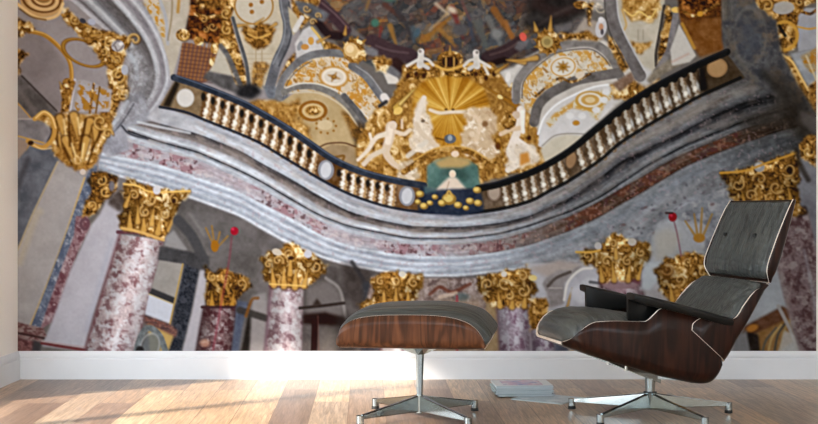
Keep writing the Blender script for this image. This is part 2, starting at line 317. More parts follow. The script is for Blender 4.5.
# clouds and angels
P([(414,112),(420,98),(426,95),(428,104),(426,112),(432,122),(432,136),(440,146),(430,152),(414,150),(412,132)], fig(), 1, 1, False, 1)
L([(424,98),(420,110),(416,124)], 5, (226,212,198), 1.4); L([(416,124),(424,136),(438,148)], 5, (210,190,168), 1.4, .9); E(423,121,2,1.6,(120,100,84))
P([(464,112),(474,106),(488,107),(496,116),(498,130),(490,138),(500,150),(496,158),(478,160),(464,154),(460,136),(466,124)], fig((200,176,148)), 1, 1, False, 1.4)
L([(470,112),(480,122),(476,140)], 5, (222,200,174), 2, .7); E(485,124,3,3,(140,106,76),0,None,2); E(472,134,3,3,(220,200,176),0,None,2)
L([(391,127),(389,140),(386,152),(392,162),(400,168)], 11, (212,190,168), 1.4, w2=5); L([(391,127),(388,142)], 6, (232,216,200), 1.6); E(393,125,4,4,(220,200,182)); L([(386,134),(376,138),(368,150),(358,160)], 5.5, (224,208,190), 1.4, w2=3.4); L([(396,132),(404,134),(410,130)], 4.4, (220,200,178), 1.4); L([(384,150),(372,156),(364,164)], 5, (214,196,176), 1.4); L([(372,142),(370,134)], 3, (226,210,192), 1.2); L([(402,128),(402,120)], 2.6, (214,190,162), 1.2)
P([(400,164),(412,158),(418,168),(420,178),(410,184),(396,178)], fig((196,176,150)), 1, 1, False, 1); L([(408,156),(418,148),(426,142)], 5, (216,204,190), 1.5, .9)
L([(411,140),(414,148),(430,152)], 5, fig(), 1.4, .9)
L([(521,110),(520,124),(514,140),(510,152),(516,164),(508,170)], 9, (228,214,202), 1.4, w2=6); L([(501,134),(510,130),(520,128)], 4.6, (214,188,160), 1.4); L([(516,140),(528,148),(536,156)], 7, (232,220,210), 1.4, w2=3); E(516,115,4,4,(204,180,160)); L([(522,112),(523,132)], 4, (240,230,222), 1.2, .9)
P([(506,150),(520,142),(534,146),(540,160),(524,168),(506,170)], fig((220,206,192)), 1, .9, False, 1.4); P([(520,154),(528,152),(530,162),(520,166)], (198,140,72), 1.2)
E(508,122,6,6,gold(-.1,4,3),0,3,1); P([(528,108),(536,118),(544,140),(540,144),(530,132)], gold(.1,5,3,.6), 1); leaf(498,140,504,156,5,(196,150,72)); E(529,138,2,2.4,(70,40,18),0,None,1.5); E(498,146,3,4,(100,62,22),0,None,2)
# putti on the cornice
for (x, y, s) in [(421,52,1),(476,53,-1)]:
    L([(x,y+3),(x-1*s,y+13)], 6, (206,200,196), 1.2, 1, False, w2=7); E(x,y,3.4,3.4,(214,206,202)); E(x-1*s,y-.6,1.6,1.6,(140,130,126)); L([(x,y+6),(x-7*s,y+10),(x-14*s,y+14)], 3, (212,204,198), 1); L([(x,y+6),(x+7*s,y+8),(x+12*s,y+13)], 3, (206,198,190), 1); L([(x,y+12),(x+7*s,y+16)], 4, (200,192,186), 1.2, 1, False)
L([(484,66),(488,74)], 3, (212,200,186), 1.2, 1, False)
# niche and throne
L([(404,172),(416,164),(430,154),(450,149),(472,153),(488,164),(496,160)], 6, gold(-.04,4,3,.8), 1.2); L([(414,160),(432,150),(450,146),(470,149),(486,158)], 1.6, (212,170,96), 1.2, .9)
P([(427,188),(427,166),(436,160),(450,157),(468,160),(478,166),(480,190)], grey((80,120,116), 12, 8, 4), .8); P([(440,176),(446,166),(462,168),(472,180)], (60,88,86), 2, .7)
P([(434,162),(450,156),(468,159),(472,164),(462,168),(440,168)], (196,162,110), 1.6, .9); E(455,154,4,3,(222,200,180))
E(452.5,174,3.4,4,(228,206,186)); P([(435,191),(441,184),(449,177),(456,177),(463,185),(469,192),(452,196)], (222,204,188), .8); L([(449,182),(446,192)], 1.4, (180,150,130), 1, .7, False)
# ---- right vault: mirrored lunette
P([(505,80),(520,60),(560,42),(600,38),(622,50),(640,86),(600,120),(570,146),(545,152),(532,116),(516,100)], grey((196,188,182), 8, 9, 2), 1)
P([(499,72),(510,68),(524,66),(520,78),(514,92),(506,82)], grey((198,192,188), 8, 5, 2), 1); E(508,77,2.6,5,(222,216,214),10); leaf(508,90,516,88,4); E(514,87,4,5,gold(.1,4,3)); leaf(496,72,508,64,4)
P([(520,100),(524,80),(538,64),(560,52),(592,50),(608,60),(616,72),(590,78),(560,88),(546,100),(538,114),(530,112)], spots((206,196,180),(196,150,78), 4.2, .5, 16, 7, dark=(160,124,78)), .8)
E(563,67,14,11,(216,208,198)); E(563,67,12,9,(196,150,80),-10,1); 
for k in range(8): a = k*.785; leaf(563+1.5*np.cos(a),67+1.5*np.sin(a),563+6.5*np.cos(a),67+5.5*np.sin(a),2.6,(196,146,60))
for q in [(534,82),(526,92),(540,74),(548,86),(584,58),(594,66),(602,62),(540,96),(580,72),(528,106)]: curl(q[0],q[1],3.4,1,q[0]*7 % 360,1.7,(200,152,72),(170,130,76),1.1)
L([(516,100),(517,84),(524,72),(538,58),(552,50),(570,44),(590,43),(604,50),(614,62),(621,78)], 8.5, grey((130,124,124),12,5,2), 1); L([(512,98),(513,82),(520,68),(534,54)], 1.2, (176,170,168), 1, .8); L([(522,98),(523,84),(530,73),(544,61),(560,52),(588,49),(602,56),(610,66)], 1.2, (84,78,78), 1, .8)
L([(534,122),(538,106),(548,95),(562,87),(578,80),(600,76),(618,73)], 10, grey((108,102,102),12,5,2), 1); L([(536,96),(548,86),(560,78),(572,82),(590,74)], 2.6, gold(-.05,3.5,3), 1.2, .9); E(580,75,5,3.4,(212,196,178),-20)
P([(538,146),(540,128),(552,110),(570,98),(592,88),(612,84),(626,92),(602,118),(576,140),(556,154)], grey((202,198,200), 5, 9, 2)); L([(538,134),(544,118),(556,105),(574,95),(594,87),(614,84)], 2.2, (226,226,230), 1)
P([(546,122),(556,112),(572,102),(582,94),(606,90),(616,92),(604,106),(598,120),(592,118),(588,112),(572,108),(560,116),(550,128)], spots((204,192,164),(194,148,72), 3.8, .46, 13, 7), 1.2, .9)
E(590,100.5,15,9.5,(186,148,76)); E(590,100,12,7.4,(216,206,190)); E(590,100,9,5.4,(192,154,90)); E(590,100,5,3,(212,190,150)); E(576,123,3.6,2.6,(176,130,56))
for q in [(582,116),(596,110),(604,100),(606,92),(570,116)]: E(q[0],q[1],4,3.4,(214,212,214),0,None,1.6)
P([(540,150),(552,138),(566,134),(584,136),(570,150),(546,166)], grey((196,186,168), 5, 9, 3), 1); L([(542,146),(554,136),(568,133.6),(584,134)], 1.2, (140,130,124), 1, .8)
P([(610,84),(622,86),(636,72),(652,70),(660,80),(630,100),(614,100)], gold(.05,4.5,4), 1, 1, False, 1); P([(612,84),(640,66),(648,68),(640,76),(620,92)], grey((130,104,88), 14, 4, 3), .8)
P([(563,40),(576,30),(584,18),(598,22),(604,40),(598,42),(580,41)], grey((168,154,144), 7, 7, 3), 1)
# right sunburst
for k in range(11):
    a = k*2*np.pi/11+.2; leaf(548+7*np.cos(a), 42+7*np.sin(a), 548+15*np.cos(a+.3), 42+14*np.sin(a+.3), 7, (190,142,64))
E(548,42,12,12,gold(.02,4,14)); E(547,42,6,6,(176,152,100)); E(547,42,3.4,3.4,(146,128,86)); leaf(550,30,551,16,5); leaf(536,30,534,22,5); leaf(524,62,506,60,6); leaf(536,58,516,62,6)
P([(518,42),(530,38),(528,46),(520,52),(514,48)], grey((110,106,112),8,4,2), .8); E(523,37,3.4,4.4,(206,96,86),-20); P([(554,26),(574,22),(570,32),(556,34)], grey((104,100,104),8,5,2), 1.4)
P([(560,32),(572,34),(586,30),(600,40),(580,40),(562,40)], gold(.0,3.6,7), 1, 1, False, 1)
# rose and shells at the springing
P([(574,-20),(604,-20),(604,8),(590,12),(578,4)], fig((168,160,156)), 1); P([(586,4),(594,2),(590,22),(592,26),(588,26)], gold(-.1,4,3), 1)
E(601,28,5.6,10,(194,190,196),10); E(601,27,2.4,3.4,(190,146,120)); E(602,32,1.6,3,(90,84,96)); E(601,20,3,3,(214,210,214)); curl(600,8,6,1,0,2,(190,180,170),(120,110,104)); E(580,5,7,4,gold(0,4,3))
P([(606,34),(614,38),(622,54),(630,68),(622,72),(614,58),(608,46)], gold(-.02,4,9), 1, 1, False, 1)
# ---- cartouche panel, right
P([(618,-60),(668,-60),(664,8),(659,40),(656,72),(650,84),(640,82),(634,62),(622,40),(616,16)], grey((186,176,160), 8, 9, 4))
P([(618,-20),(646,-20),(660,-10),(661,10),(656,18),(650,24),(640,20),(632,22),(626,16),(622,6)], gold(.12,5,12,.8), 1, 1, False, 1); L([(624,10),(632,16),(640,12),(650,18),(656,10)], 1.6, (236,206,130), 1.2, .8)
P([(630,41),(640,44),(652,41),(650,47),(644,50),(642,55),(636,52)], gold(-.0,4,7,.8), .8, 1, False, .8); L([(638,30),(638,40)], .9, (150,140,124), .8, .8, False); L([(643,30),(643,40)], .9, (150,140,124), .8, .8, False); L([(622,10),(626,24),(624,30)], 2, (196,160,100), 1.2, .8)
P([(628,60),(650,70),(658,78),(646,88),(636,82)], (196,196,204), 1.5, .8)
L([(610,-60),(611,4),(616,30),(628,52),(640,76)], 12, grey((112,106,108),12,5,7), 1); L([(615,-60),(617,4),(622,28),(634,52),(644,70)], 1.6, (196,196,204), 1, .8); L([(604,-40),(605,10),(611,36),(626,66)], 1.2, (70,66,66), 1, .7)
L([(664,6),(660,30),(656,52),(656,66)], 2.8, grey((74,66,64),6,4,2), .8)
P([(666,6),(672,8),(672,28),(664,56),(658,66),(658,48),(662,30)], gold(-.15,4,10), 1, 1, False, 1)
L([(676,14),(672,34),(668,52),(656,72)], 6, grey((128,122,126),12,4,2), 1); E(676,10,5,3,(222,186,110)); P([(654,70),(668,60),(686,52),(690,60),(664,74),(650,84),(646,80)], grey((140,128,114),14,4,5), .8)
P([(679,24),(686,36),(696,56),(690,62),(672,66),(670,50),(675,36)], (194,188,182)); L([(672,62),(688,54)], 2.4, (190,154,144), 2, .6, False)
# ---- draped brown pilaster
P([(676,-60),(722,-60),(722,20),(724,48),(708,54),(700,56),(692,44),(682,28),(678,10)], gold(-.3,5,17,.5,(1.1,.98,.98)), 1)
P([(680,14),(688,22),(700,20),(722,18),(724,50),(700,58),(692,44)], grey((122,82,46), 12, 5, 3), 2); P([(676,-20),(720,-20),(720,6),(706,16),(694,10),(682,10)], gold(-.28,4,6,1.1,(1,.88,.85)), 1)
L([(684,12),(694,16),(704,12),(718,4)], 3, gold(-.02,4,3), 1.4, .9); L([(682,24),(688,36),(694,48)], 3.4, (190,146,70), 1.6, .8); E(700,14,3,2.6,(196,146,60))
# ---- great grey arch, right
P([(722,-60),(752,-60),(762,-8),(772,14),(776,30),(778,52),(788,72),(800,92),(812,112),(816,120),(816,200),(790,160),(774,140),(756,112),(744,92),(734,76),(727,60),(722,40)], marble((86,86,92),(110,94,80), 11, .5, .7, 7, (64,66,74), .56, amp=14), 1.4)
ribbon([(722,-60),(722,0),(724,34),(732,60),(744,80)],[(738,-60),(736,0),(736,34),(744,60),(762,84)],[(0,(112,104,94)),(.3,(98,92,86)),(.5,(80,78,78)),(.75,(100,98,98)),(1,(84,84,90))],12)
E(747,36,9,18,(78,84,98),0,None,6,.7); E(748,34,14,26,(116,112,110),0,1.6,2.5,.5); L([(752,-10),(768,12),(772,36)], 10, (72,70,74), 7, .6); L([(760,70),(780,92),(800,116)], 12, (52,50,50), 8, .7)
# ---- gilt scrollwork, upper right corner
P([(752,-60),(816,-60),(816,2),(804,8),(800,20),(798,36),(796,48),(786,54),(776,52),(770,40),(778,30),(774,18),(762,10),(754,2)], gold(-.07,5,14,1.2), .8, 1, False, 1)
E(783,8,11,6.5,(170,164,160),-4); P([(798,16),(806,8),(816,8),(816,48),(798,52),(797,36)], grey((160,160,170), 5, 9, 2)); L([(798,27),(808,29),(816,28)], 1.8, (196,150,70), 1); L([(802,12),(810,14),(816,10)], 3, gold(-.1,4,3), 1)
E(784,36,13,14,(196,150,70),10,3.4,1.2,.9); L([(779,26),(785,36)], 3, (30,22,16), 1.4, 1, False); L([(775,40),(780,44)], 3, (48,32,16), 1.4, .9, False); curls([(766,6),(800,2),(776,50)], 6, 4, 2.4)
P([(774,56),(790,56),(800,72),(808,90),(816,100),(816,116),(804,98),(790,76),(776,70)], gold(-.02,5,3,.9), .8); L([(782,55),(792,62),(800,76),(808,90)], 2.4, (222,186,120), 1.2)
P([(790,54),(806,50),(816,46),(816,96),(804,80)], grey((150,154,164), 9, 5, 2), .8); P([(800,56),(816,48),(816,70),(812,74),(804,66)], spots((160,140,110),(168,120,52), 4, .46, 3), 1)
P([(808,86),(816,80),(816,124),(812,118)], gold(.02,4,3), 1); L([(806,56),(816,80)], 2, (206,186,150), 1.2, .8, False)

# ---- the curving gallery: cornice, dark fillets, pink frieze and lower mouldings
KX = [100,120,145,160,200,240,260,290,320,350,385,412,460,500,530,570,600,620,650,680,700,740,780,816]
KB = [[104,105,106,107,118,134,143,161,179,195,206,211,214,209,201,180,160,143,124,107,96,78,62,48],
      [112,115,119,123,134,150,162,178,196,212,221,226,227,223,216,198,178,161,147,133,122,104,94,88],
      [122,127,136,141,152,170,180,198,215,226,233,238,238,233,225,211,197,183,163,147,138,122,109,100],
      [134,138,146,150,160,178,188,205,221,233,240,244,244,239,231,216,201,189,172,155,147,130,119,112],
      [152,157,162,165,178,192,203,218,235,246,253,256,257,252,245,231,217,205,188,169,160,145,131,122],
      [172,178,184,189,202,217,229,246,258,267,273,277,277,272,269,264,256,246,228,208,198,182,168,158]]
def gallery():
    sl, X, Y = _win(100, 44, 816, 280)
    cx = np.linspace(100, 816, 1500); cu = []
    for kb in KB:
        s = np.interp(cx, KX, kb); k = 41; s = np.convolve(np.pad(s, k//2, 'edge'), np.ones(k)/k, 'valid'); cu.append(np.interp(X, cx, s))
    V = np.zeros(X.shape)
    for i in range(5): V = np.where(Y >= cu[i], i+np.clip((Y-cu[i])/(cu[i+1]-cu[i]), 0, 1), V)
    m = ((Y > cu[0]) & (Y < cu[5])).astype(np.float32)
    m[(X < 160) & (Y < 131-(X-112)*.25)] = 0
    lines = 104+(160-104)
    m[(X > 744) & (Y < np.interp(X, [744,768,786,802,816], [76,90,106,124,136]))] = 0; m[(X < 128) & (Y < 134)] = 0; m[(X < 106+(Y-140)*-.3)] = 0
    m = _blur(m, .5)
    Lf = [(0,(150,158,178)),(.2,(168,172,190)),(.45,(160,164,178)),(.7,(196,202,216)),(.97,(176,184,200)),(1.06,(62,60,68)),(1.25,(104,96,98)),(1.45,(124,114,114)),(1.6,(168,172,186)),(1.85,(200,208,222)),(1.97,(150,154,168)),(2.08,(40,40,48)),(2.22,(126,134,150)),(2.6,(182,190,206)),(3,(172,178,194)),(3.1,(168,162,176)),(3.5,(176,164,176)),(3.9,(172,174,190)),(4.05,(196,206,222)),(4.2,(150,160,182)),(4.36,(200,208,224)),(4.5,(156,166,188)),(4.66,(190,200,218)),(4.8,(146,156,176)),(4.92,(208,214,226)),(5,(160,164,178))]
    Rt = [(0,(92,94,102)),(.2,(122,120,124)),(.5,(134,126,122)),(.8,(108,110,118)),(.95,(84,84,92)),(1.03,(38,38,44)),(1.3,(58,58,66)),(1.5,(98,100,108)),(1.8,(120,120,126)),(1.95,(84,86,92)),(2.03,(36,36,42)),(2.25,(62,64,72)),(2.4,(120,124,132)),(2.9,(104,102,106)),(3.04,(84,68,60)),(3.5,(96,74,62)),(3.95,(76,60,54)),(4.04,(132,136,144)),(4.3,(122,128,140)),(4.6,(134,136,144)),(4.8,(124,126,134)),(5,(128,131,141))]
    a = ramp01 = np.clip((X-430)/150, 0, 1)[...,None]
    def rp(st):
        xs = [s[0] for s in st]; return np.stack([np.interp(V, xs, [s[1][k] for s in st]) for k in range(3)], -1)
    c = rp(Lf)*(1-a)+rp(Rt)*a
    c *= 1-.46*np.clip((X[...,None]-690)/100, 0, 1)-.04*np.clip((150-X[...,None])/50, 0, 1)
    st = fb(X/16, V*7, 3, 3)-.5; sp = fb(X/4, Y/3, 9, 3)-.5; bl = fb(X/26, V*2.5+Y/40, 15, 2)-.5
    c += (st*46+sp*34+bl*30)[...,None]*np.array((.95,1,1.05))
    warm = np.clip((fb(X/12, V*3, 30, 2)-.55)*6, 0, 1)[...,None]*((V > 0) & (V < 3.1))[...,None]
    c = c*(1-warm*.3)+np.array((186,166,156))*(1-.3*a)*warm*.3
    n = fb(X/7+fb(X/9,Y/9,2,2)*2, Y/6, 18, 3); patch = vn(X/34, Y*0+2, 6)
    fm = np.clip((V-3)*9, 0, 1)*np.clip((4-V)*9, 0, 1)
    pk = (np.clip((n-.44)*7, 0, 1)*fm*np.clip((patch-.22)*4, .12, 1))[...,None]
    pc = np.array((158,110,122))*(1-a)+np.array((98,58,46))*a
    c = c*(1-pk*.75)+pc*pk*.75
    dk = (np.clip((fb(X/3.4, Y/3.4, 44, 2)-.6)*9, 0, 1)*fm*(patch > .35))[...,None]
    c = c*(1-dk*.6)+np.array((84,50,58))*dk*.6
    wh = (np.clip((fb(X/4, Y/4, 52, 2)-.6)*9, 0, 1)*fm)[...,None]; c = c*(1-wh*.5)+(np.array((206,192,196))*(1-a)+np.array((146,112,94))*a)*wh*.5
    fl = np.clip((fb(X/3.2, Y/2.6, 61, 2)-.7)*12, 0, 1)[...,None]; c = c*(1-fl*.3)+np.array((104,84,92))*fl*.5
    m = m[...,None]; CAN[sl] = CAN[sl]*(1-m)+np.clip(c, 20, 245)*m
gallery()
P([(128,60),(140,56),(156,66),(164,84),(152,102),(142,118),(118,126),(112,118),(126,100),(130,80)], marble((140,138,148),(100,94,98), 5, .48, .75, 14, (186,190,202), .54), 3, .42)
# the break at the left end of the gallery
P([(145,118),(160,106),(172,110),(190,118),(200,133),(168,126)], grey((176,178,190), 12, 5, 3), .8, .8)
P([(104,138),(120,128),(126,130),(130,150),(108,158),(102,150)], grey((150,152,168), 12, 4, 3), 1.2)
L([(122,126),(130,134),(148,139)], 1.8, (74,76,90), 1)
L([(138,122),(160,127),(190,133)], 2.4, (196,202,214), 1.4, .8)
P([(722,20),(776,20),(781,50),(792,74),(803,94),(816,114),(816,150),(800,128),(786,106),(768,90),(752,82),(745,76),(732,60),(724,40)], marble((84,84,90),(112,94,80), 9, .5, .75, 7, (58,60,70), .54, amp=16), 1.6)
L([(728,30),(736,56),(756,80)], 5, (108,100,90), 4, .5); E(749,38,12,20,(74,80,94),0,None,7,.6); E(750,36,16,28,(118,114,110),0,2,3,.45); L([(764,74),(784,96),(806,124)], 9, (46,44,44), 6, .75)
# shadowed far right end
P([(770,60),(800,90),(816,120),(816,150),(780,128),(740,128),(736,120),(776,106)], grey((58,52,48), 8, 8, 3), 5, .8)
P([(800,110),(816,118),(816,135),(800,122)], (98,92,92), 2, .7)
# ---- balustrade
TX = [176,200,240,262,290,312,330,350,372,400,424]; TY = [80,88,104.5,116,132,147,160,170,177,183.5,187]
UX = [478,500,530,550,572,600,625,650,680,700,727]; UY = [188.5,184,173,163,149,126,106,90,74,64,52]
def b0(x): return float(np.interp(x, KX, KB[0]))
def band(xs, ys, off, col):
    P([(x, y+off) for x, y in zip(xs, ys)]+[(x, b0(x)) for x in xs[::-1]], col, .6)
band(TX, TY, 0, grey((112,84,58), 16, 5, 3)); band(UX, UY, 0, grey((96,78,62), 16, 5, 3))
P([(176,79),(204,88),(200,116),(160,106)], grey((128,108,84), 12, 5, 3)); E(185.5,98,9,9.5,(178,170,162)); E(185.5,98,8,8.5,(206,202,200)); P([(163,106),(176,80),(180,84),(170,107)], (44,36,30), 1)
def baluster(x, yt, yb, tilt, c, sh, w=6.2):
    h = yb-yt
    f = lambda t: (x+tilt*(t-.5), yt+h*t)
    L([f(0), f(1)], w*.75, sh, 1.2, 1, False)
    for t, ww in ((.04,1.15),(.2,.55),(.33,.95),(.46,.6),(.6,1.2),(.75,1.3),(.95,1.15)):
        p = f(t); E(p[0], p[1], w*ww*.5, h*.1, c, 0, None, 1); E(p[0]+w*.28, p[1], w*ww*.22, h*.1, sh, 0, None, 1, .8)
    p = f(.68); E(p[0]-.6, p[1], w*.35, h*.1, (236,230,222), 0, None, 1, .8)
x = 208.
while x < 318:
    yt = float(np.interp(x, TX, TY))+3.5; yb = b0(x)-1.5
    E(x-4.6, yt+2, 2.2, 4, (30,26,28), 0, None, 1.6); E(x-4.8, yb-6, 1.8, 4, (96,66,42), 0, None, 1.6, .8)
    baluster(x, yt, yb, -5, (214,202,186), (160,124,86)); x += 9.6
x = 344.
while x < 396:
    yt = float(np.interp(x, TX, TY))+4; yb = b0(x)-2
    E(x-5, yt+2, 2.2, 3.6, (40,34,38), 0, None, 1.6); baluster(x, yt, yb, -1.4, (216,208,200), (172,132,84)); x += 9.6
for (cx, cy) in ((326,170),(407,196)):
    E(cx, cy, 8, 10, (140,142,154)); E(cx, cy, 5.4, 8, (196,198,208), 8)
x = 506.
while x < 704:
    yt = float(np.interp(x, UX, UY))+3; yb = b0(x)-2
    if abs(x-572) > 7:
        d = .9 if x < 600 else .84; tl = 5 if x < 560 else 9
        E(x-4.8, (yt+yb)/2-3, 1.8, 6, (88,68,50) if x < 640 else (66,50,40), 0, None, 1.6, .8); baluster(x, yt, yb, tl, (206*d,194*d,178*d), (138*d,108*d,80*d), 6.4)
        if x > 600: E(x+3.6, (yt+yb)/2+2, 1.6, 5, (196,200,206), -15, None, 1.4, .7); E(x, yt+1, 3, 1.8, (28,26,30), -30, None, 1)
    x += 9.4
E(494,192,7,9,(132,112,100)); E(494,192,5.4,7.6,(168,150,136)); E(571,160,5.6,9,(104,82,64),14); E(571,160,4.6,8,(150,120,92),14)
P([(700,66),(727,54),(745,78),(704,96)], grey((72,58,44), 8, 5, 3)); E(717,68,10.4,9.4,(150,118,84),-20); E(717,68,8.6,7.8,(164,132,96),-20); P([(698,68),(704,66),(708,90),(700,92)], (36,30,26), 1)
L([(174,77.5),(200,86),(240,102),(262,113.5),(290,130),(312,145),(330,157.5),(350,167.5),(372,175),(400,181.5),(424,185.5)], 6.6, grey((50,58,76), 8, 5, 3), .8)
L([(176,75.5),(200,84),(240,99.6),(262,111),(290,127.6),(312,142.6),(330,155),(350,165),(372,173),(400,179.5)], 1.4, (92,106,134), 1, .8)
L(list(zip(UX, UY)), 6.8, (20,20,26), .8); L([(u, v-2.4) for u, v in zip(UX, UY)], 1, (62,66,78), 1, .7)
L([(160,107),(185,112)]+[(x, b0(x)) for x in (200,220,240,260,280,300,320,340,360,385,412,440,470,500,530,550,570,600,620,650,680,700,740)], 2.6, (40,46,64), 1)
L([(x, b0(x)) for x in (470,500,530,550,570,600,620,650,680,700,740)], 3.2, (20,20,26), 1)
# wrought gate
P([(420,186),(434,190),(478,188),(482,196),(484,212),(460,216),(418,213)], grey((44,54,78), 8, 5, 2), .8); P([(424,186),(436,188),(436,192),(424,194)], (80,118,124), 1, .7)
for q, r in [((420,194),4),((424,206),4),((430,203),3),((449,199),7),((442,203),4),((458,205),4),((470,201),4),((477,190),4),((466,208),3),((435,197),3),((478,203),4),((418,202),3)]:
    E(q[0],q[1],r*1.05,r*.85,(150,118,58),0,None,1.2); E(q[0]-.7,q[1]-.7,r*.7,r*.55,(212,188,116),0,None,1.2)
L([(446,196),(449,191),(453,197)], 2, (196,160,90), 1)

g_ = np.random.default_rng(11)
for _ in range(70):
    x_ = g_.uniform(560, 790); y_ = np.interp(x_, [560,650,740,790], [262,200,160,140])+g_.uniform(0, 46)
    if y_ < 250: E(x_, y_, g_.uniform(1,2.6), g_.uniform(.8,1.6), [(92,84,96),(104,74,76),(160,158,164),(84,86,98)][g_.integers(4)], g_.uniform(-50,0), None, 1.4, .65)
# ---- lower storey, left
P([(18,160),(30,146),(56,148),(59,160),(44,200),(30,230),(18,262)], grey((106,112,128), 12, 8, 3)); L([(18,186),(28,160)], 6, (78,78,90), 4, .8, False)
P([(58,161),(86,178),(64,240),(45,290),(31,326),(18,326),(18,250),(34,214)], grey((166,162,166), 5, 12, 3)); L([(58,162),(34,212),(18,250)], 1.6, (190,170,136), 1.2, .9); L([(20,262),(36,216),(40,212)], 7, (188,174,152), 5, .6); L([(85,178),(64,240),(46,288),(31,325)], 1.8, (206,172,112), 1)
P([(86,178),(92,164),(98,166),(94,186),(88,200),(78,230),(66,260),(50,310),(42,330),(31,326),(46,288),(64,240)], marble((106,118,144),(76,90,122), 6, .5, .7, 3, (170,176,190), .6))
P([(76,216),(88,216),(91,226),(78,252),(68,280),(56,320),(40,330),(46,312),(60,272),(74,236)], marble((146,112,122),(104,60,72), 5, .5, .8, 6, (186,166,174), .6)); E(85,224,4,5,(110,74,88),0,2.4,1)
P([(92,224),(100,214),(106,202),(112,196),(122,214),(121,236),(112,262),(101,292),(92,318),(85,351),(42,346),(52,322),(70,272)], grey((176,174,188), 4, 14, 3), .8); L([(112,240),(98,290),(88,330)], 5, (160,164,184), 5, .6); P([(86,180),(100,200),(112,196),(118,176),(100,170)], grey((60,50,40), 10, 4, 3), 1)
P([(18,322),(44,328),(47,336),(40,342),(18,338)], marble((146,122,122),(104,64,66), 4, .5, .8, 3, sy=2)); L([(18,333),(44,338)], 2, (74,50,52), 1.2, 1, False); P([(18,338),(40,342),(34,352),(18,352)], marble((132,92,94),(92,56,60), 4, .5, .8, 6)); P([(34,340),(42,343),(40,352),(32,352)], (70,66,72), 1)
L([(42,343),(60,346),(86,350)], 3, (112,60,64), 1.2); L([(42,341),(60,343.6),(86,347)], 1.4, (176,156,160), 1)
PK = marble((196,176,182),(128,84,92), 6, .52, .8, 8, (216,218,228), .52)
def column(l, r, tex, edge=(96,60,70), hl=True):
    (ax, ay), (bx, by) = l; (cx, cy), (dx, dy) = r
    def f(X, Y):
        xl = ax+(bx-ax)*(Y-ay)/(by-ay); xr = cx+(dx-cx)*(Y-cy)/(dy-cy); t = (X-xl)/(xr-xl)
        return np.clip(tex(X, Y)*(.74+.32*np.exp(-((t-.56)/.3)**2))[...,None], 0, 245)
    P([l[0], r[0], r[1], l[1]], f, .6)
    L([l[0], l[1]], 3.4, edge, 3, .55, False); L([r[0], r[1]], 3, edge, 3, .35, False)
column([(120,234),(84,354)], [(164,240),(135,354)], PK, (112,64,74)); L([(152,262),(128,351)], 9, (206,206,218), 8, .35, False); L([(118,232),(140,233),(165,240)], 3.6, (104,62,76), 1.2)
# small capital behind, great left capital
P([(92,182),(92,172),(104,172),(118,176),(116,190),(110,198),(104,200),(96,214),(82,218),(84,204),(90,196)], gold(-.14,4,16,1.2), .8, 1, False, 1); curls([(102,180),(106,192),(92,206)], 6, 8, 2.2); E(112,186,3,5,(120,114,124),0,None,2); P([(110,196),(122,190),(126,200),(120,212),(108,204)], grey((88,76,74), 12, 4, 2), 1.4)
P([(34,120),(44,112),(54,118),(60,114),(72,112),(84,114),(96,114),(112,120),(112,132),(104,144),(100,154),(96,164),(86,172),(76,170),(66,164),(56,156),(50,146),(52,130),(46,122)], gold(.08,6.5,18,.95), .8, 1, False, 1)
for a in [(60,118,64,140,8),(74,116,78,140,9),(90,122,84,146,9),(66,140,74,162,9),(86,140,82,166,9),(96,128,96,150,8),(58,136,62,150,6)]: leaf(*a, (212,168,96)); 
for a in [(64,120,66,134),(78,118,80,134),(84,144,82,158),(72,144,76,156)]: L([a[:2],a[2:]], 2.2, (240,214,156), 2, .8, False)
for a in [(69,116,70,146),(86,120,80,150),(56,122,58,146),(94,146,88,164),(64,148,72,164),(102,130,92,150)]: L([a[:2],a[2:]], 2.2, (78,48,18), 2, .75, False)
L([(35,119),(44,112.6),(52,118),(55,130),(52,140),(44,147),(34,145),(28,141)], 4.4, (196,152,82), 1); L([(36,118),(44,111.8),(52,117),(56,128)], 1.4, (232,200,140), 1); L([(32,144),(42,149),(52,148)], 1.6, (230,200,150), 1, .8); E(31,143,3,2.4,(70,48,26)); curl(101,122,8,1,60,2.8); curl(108,134,5,-1,0,2.4); E(83,172,3,3,(206,190,180))
# capital over the pink column
def capital(pts, seed, b=0, cs=(), r=6, ls=(), con=1.2):
    x0 = min(p[0] for p in pts); x1 = max(p[0] for p in pts); y0 = min(p[1] for p in pts); y1 = max(p[1] for p in pts); g = gold(b, 4, seed, con)
    P(pts, lambda X, Y: g(X, Y)*(.74+.34*np.exp(-(((X-x0)/(x1-x0)-.52)/.33)**2))[...,None]*(.93+.12*np.sin((Y-y0)/(y1-y0)*9))[...,None], .8, 1, False, 1.6, seed)
    for l in ls: leaf(*l, tuple(np.array((206,162,88))+b*150))
    curls(cs, r*.82, seed, 2.2, c=tuple(np.clip(np.array((200,160,98))+b*150,0,255)))
capital([(122,186),(126,178),(138,182),(150,187),(160,190),(176,190),(190,189),(191,195),(184,204),(183,214),(178,226),(166,238),(160,240),(140,233),(119,229),(119,218),(124,206),(122,196)], 23, .04, [(134,195),(174,200),(152,200),(146,212),(166,214)], 7.5, [(130,228,130,212,7),(144,230,144,216,7),(158,233,160,218,7),(170,230,174,216,7),(138,222,138,206,6),(152,224,154,208,6),(126,206,132,190,5)])
L([(124,184),(138,186),(152,192),(190,191)], 2, (222,184,110), 1); E(157,190,3.8,4.6,(200,198,206)); E(174,201,2.2,2.6,(70,44,20)); L([(122,228),(140,232),(164,240)], 3, (204,166,104), 1.4)
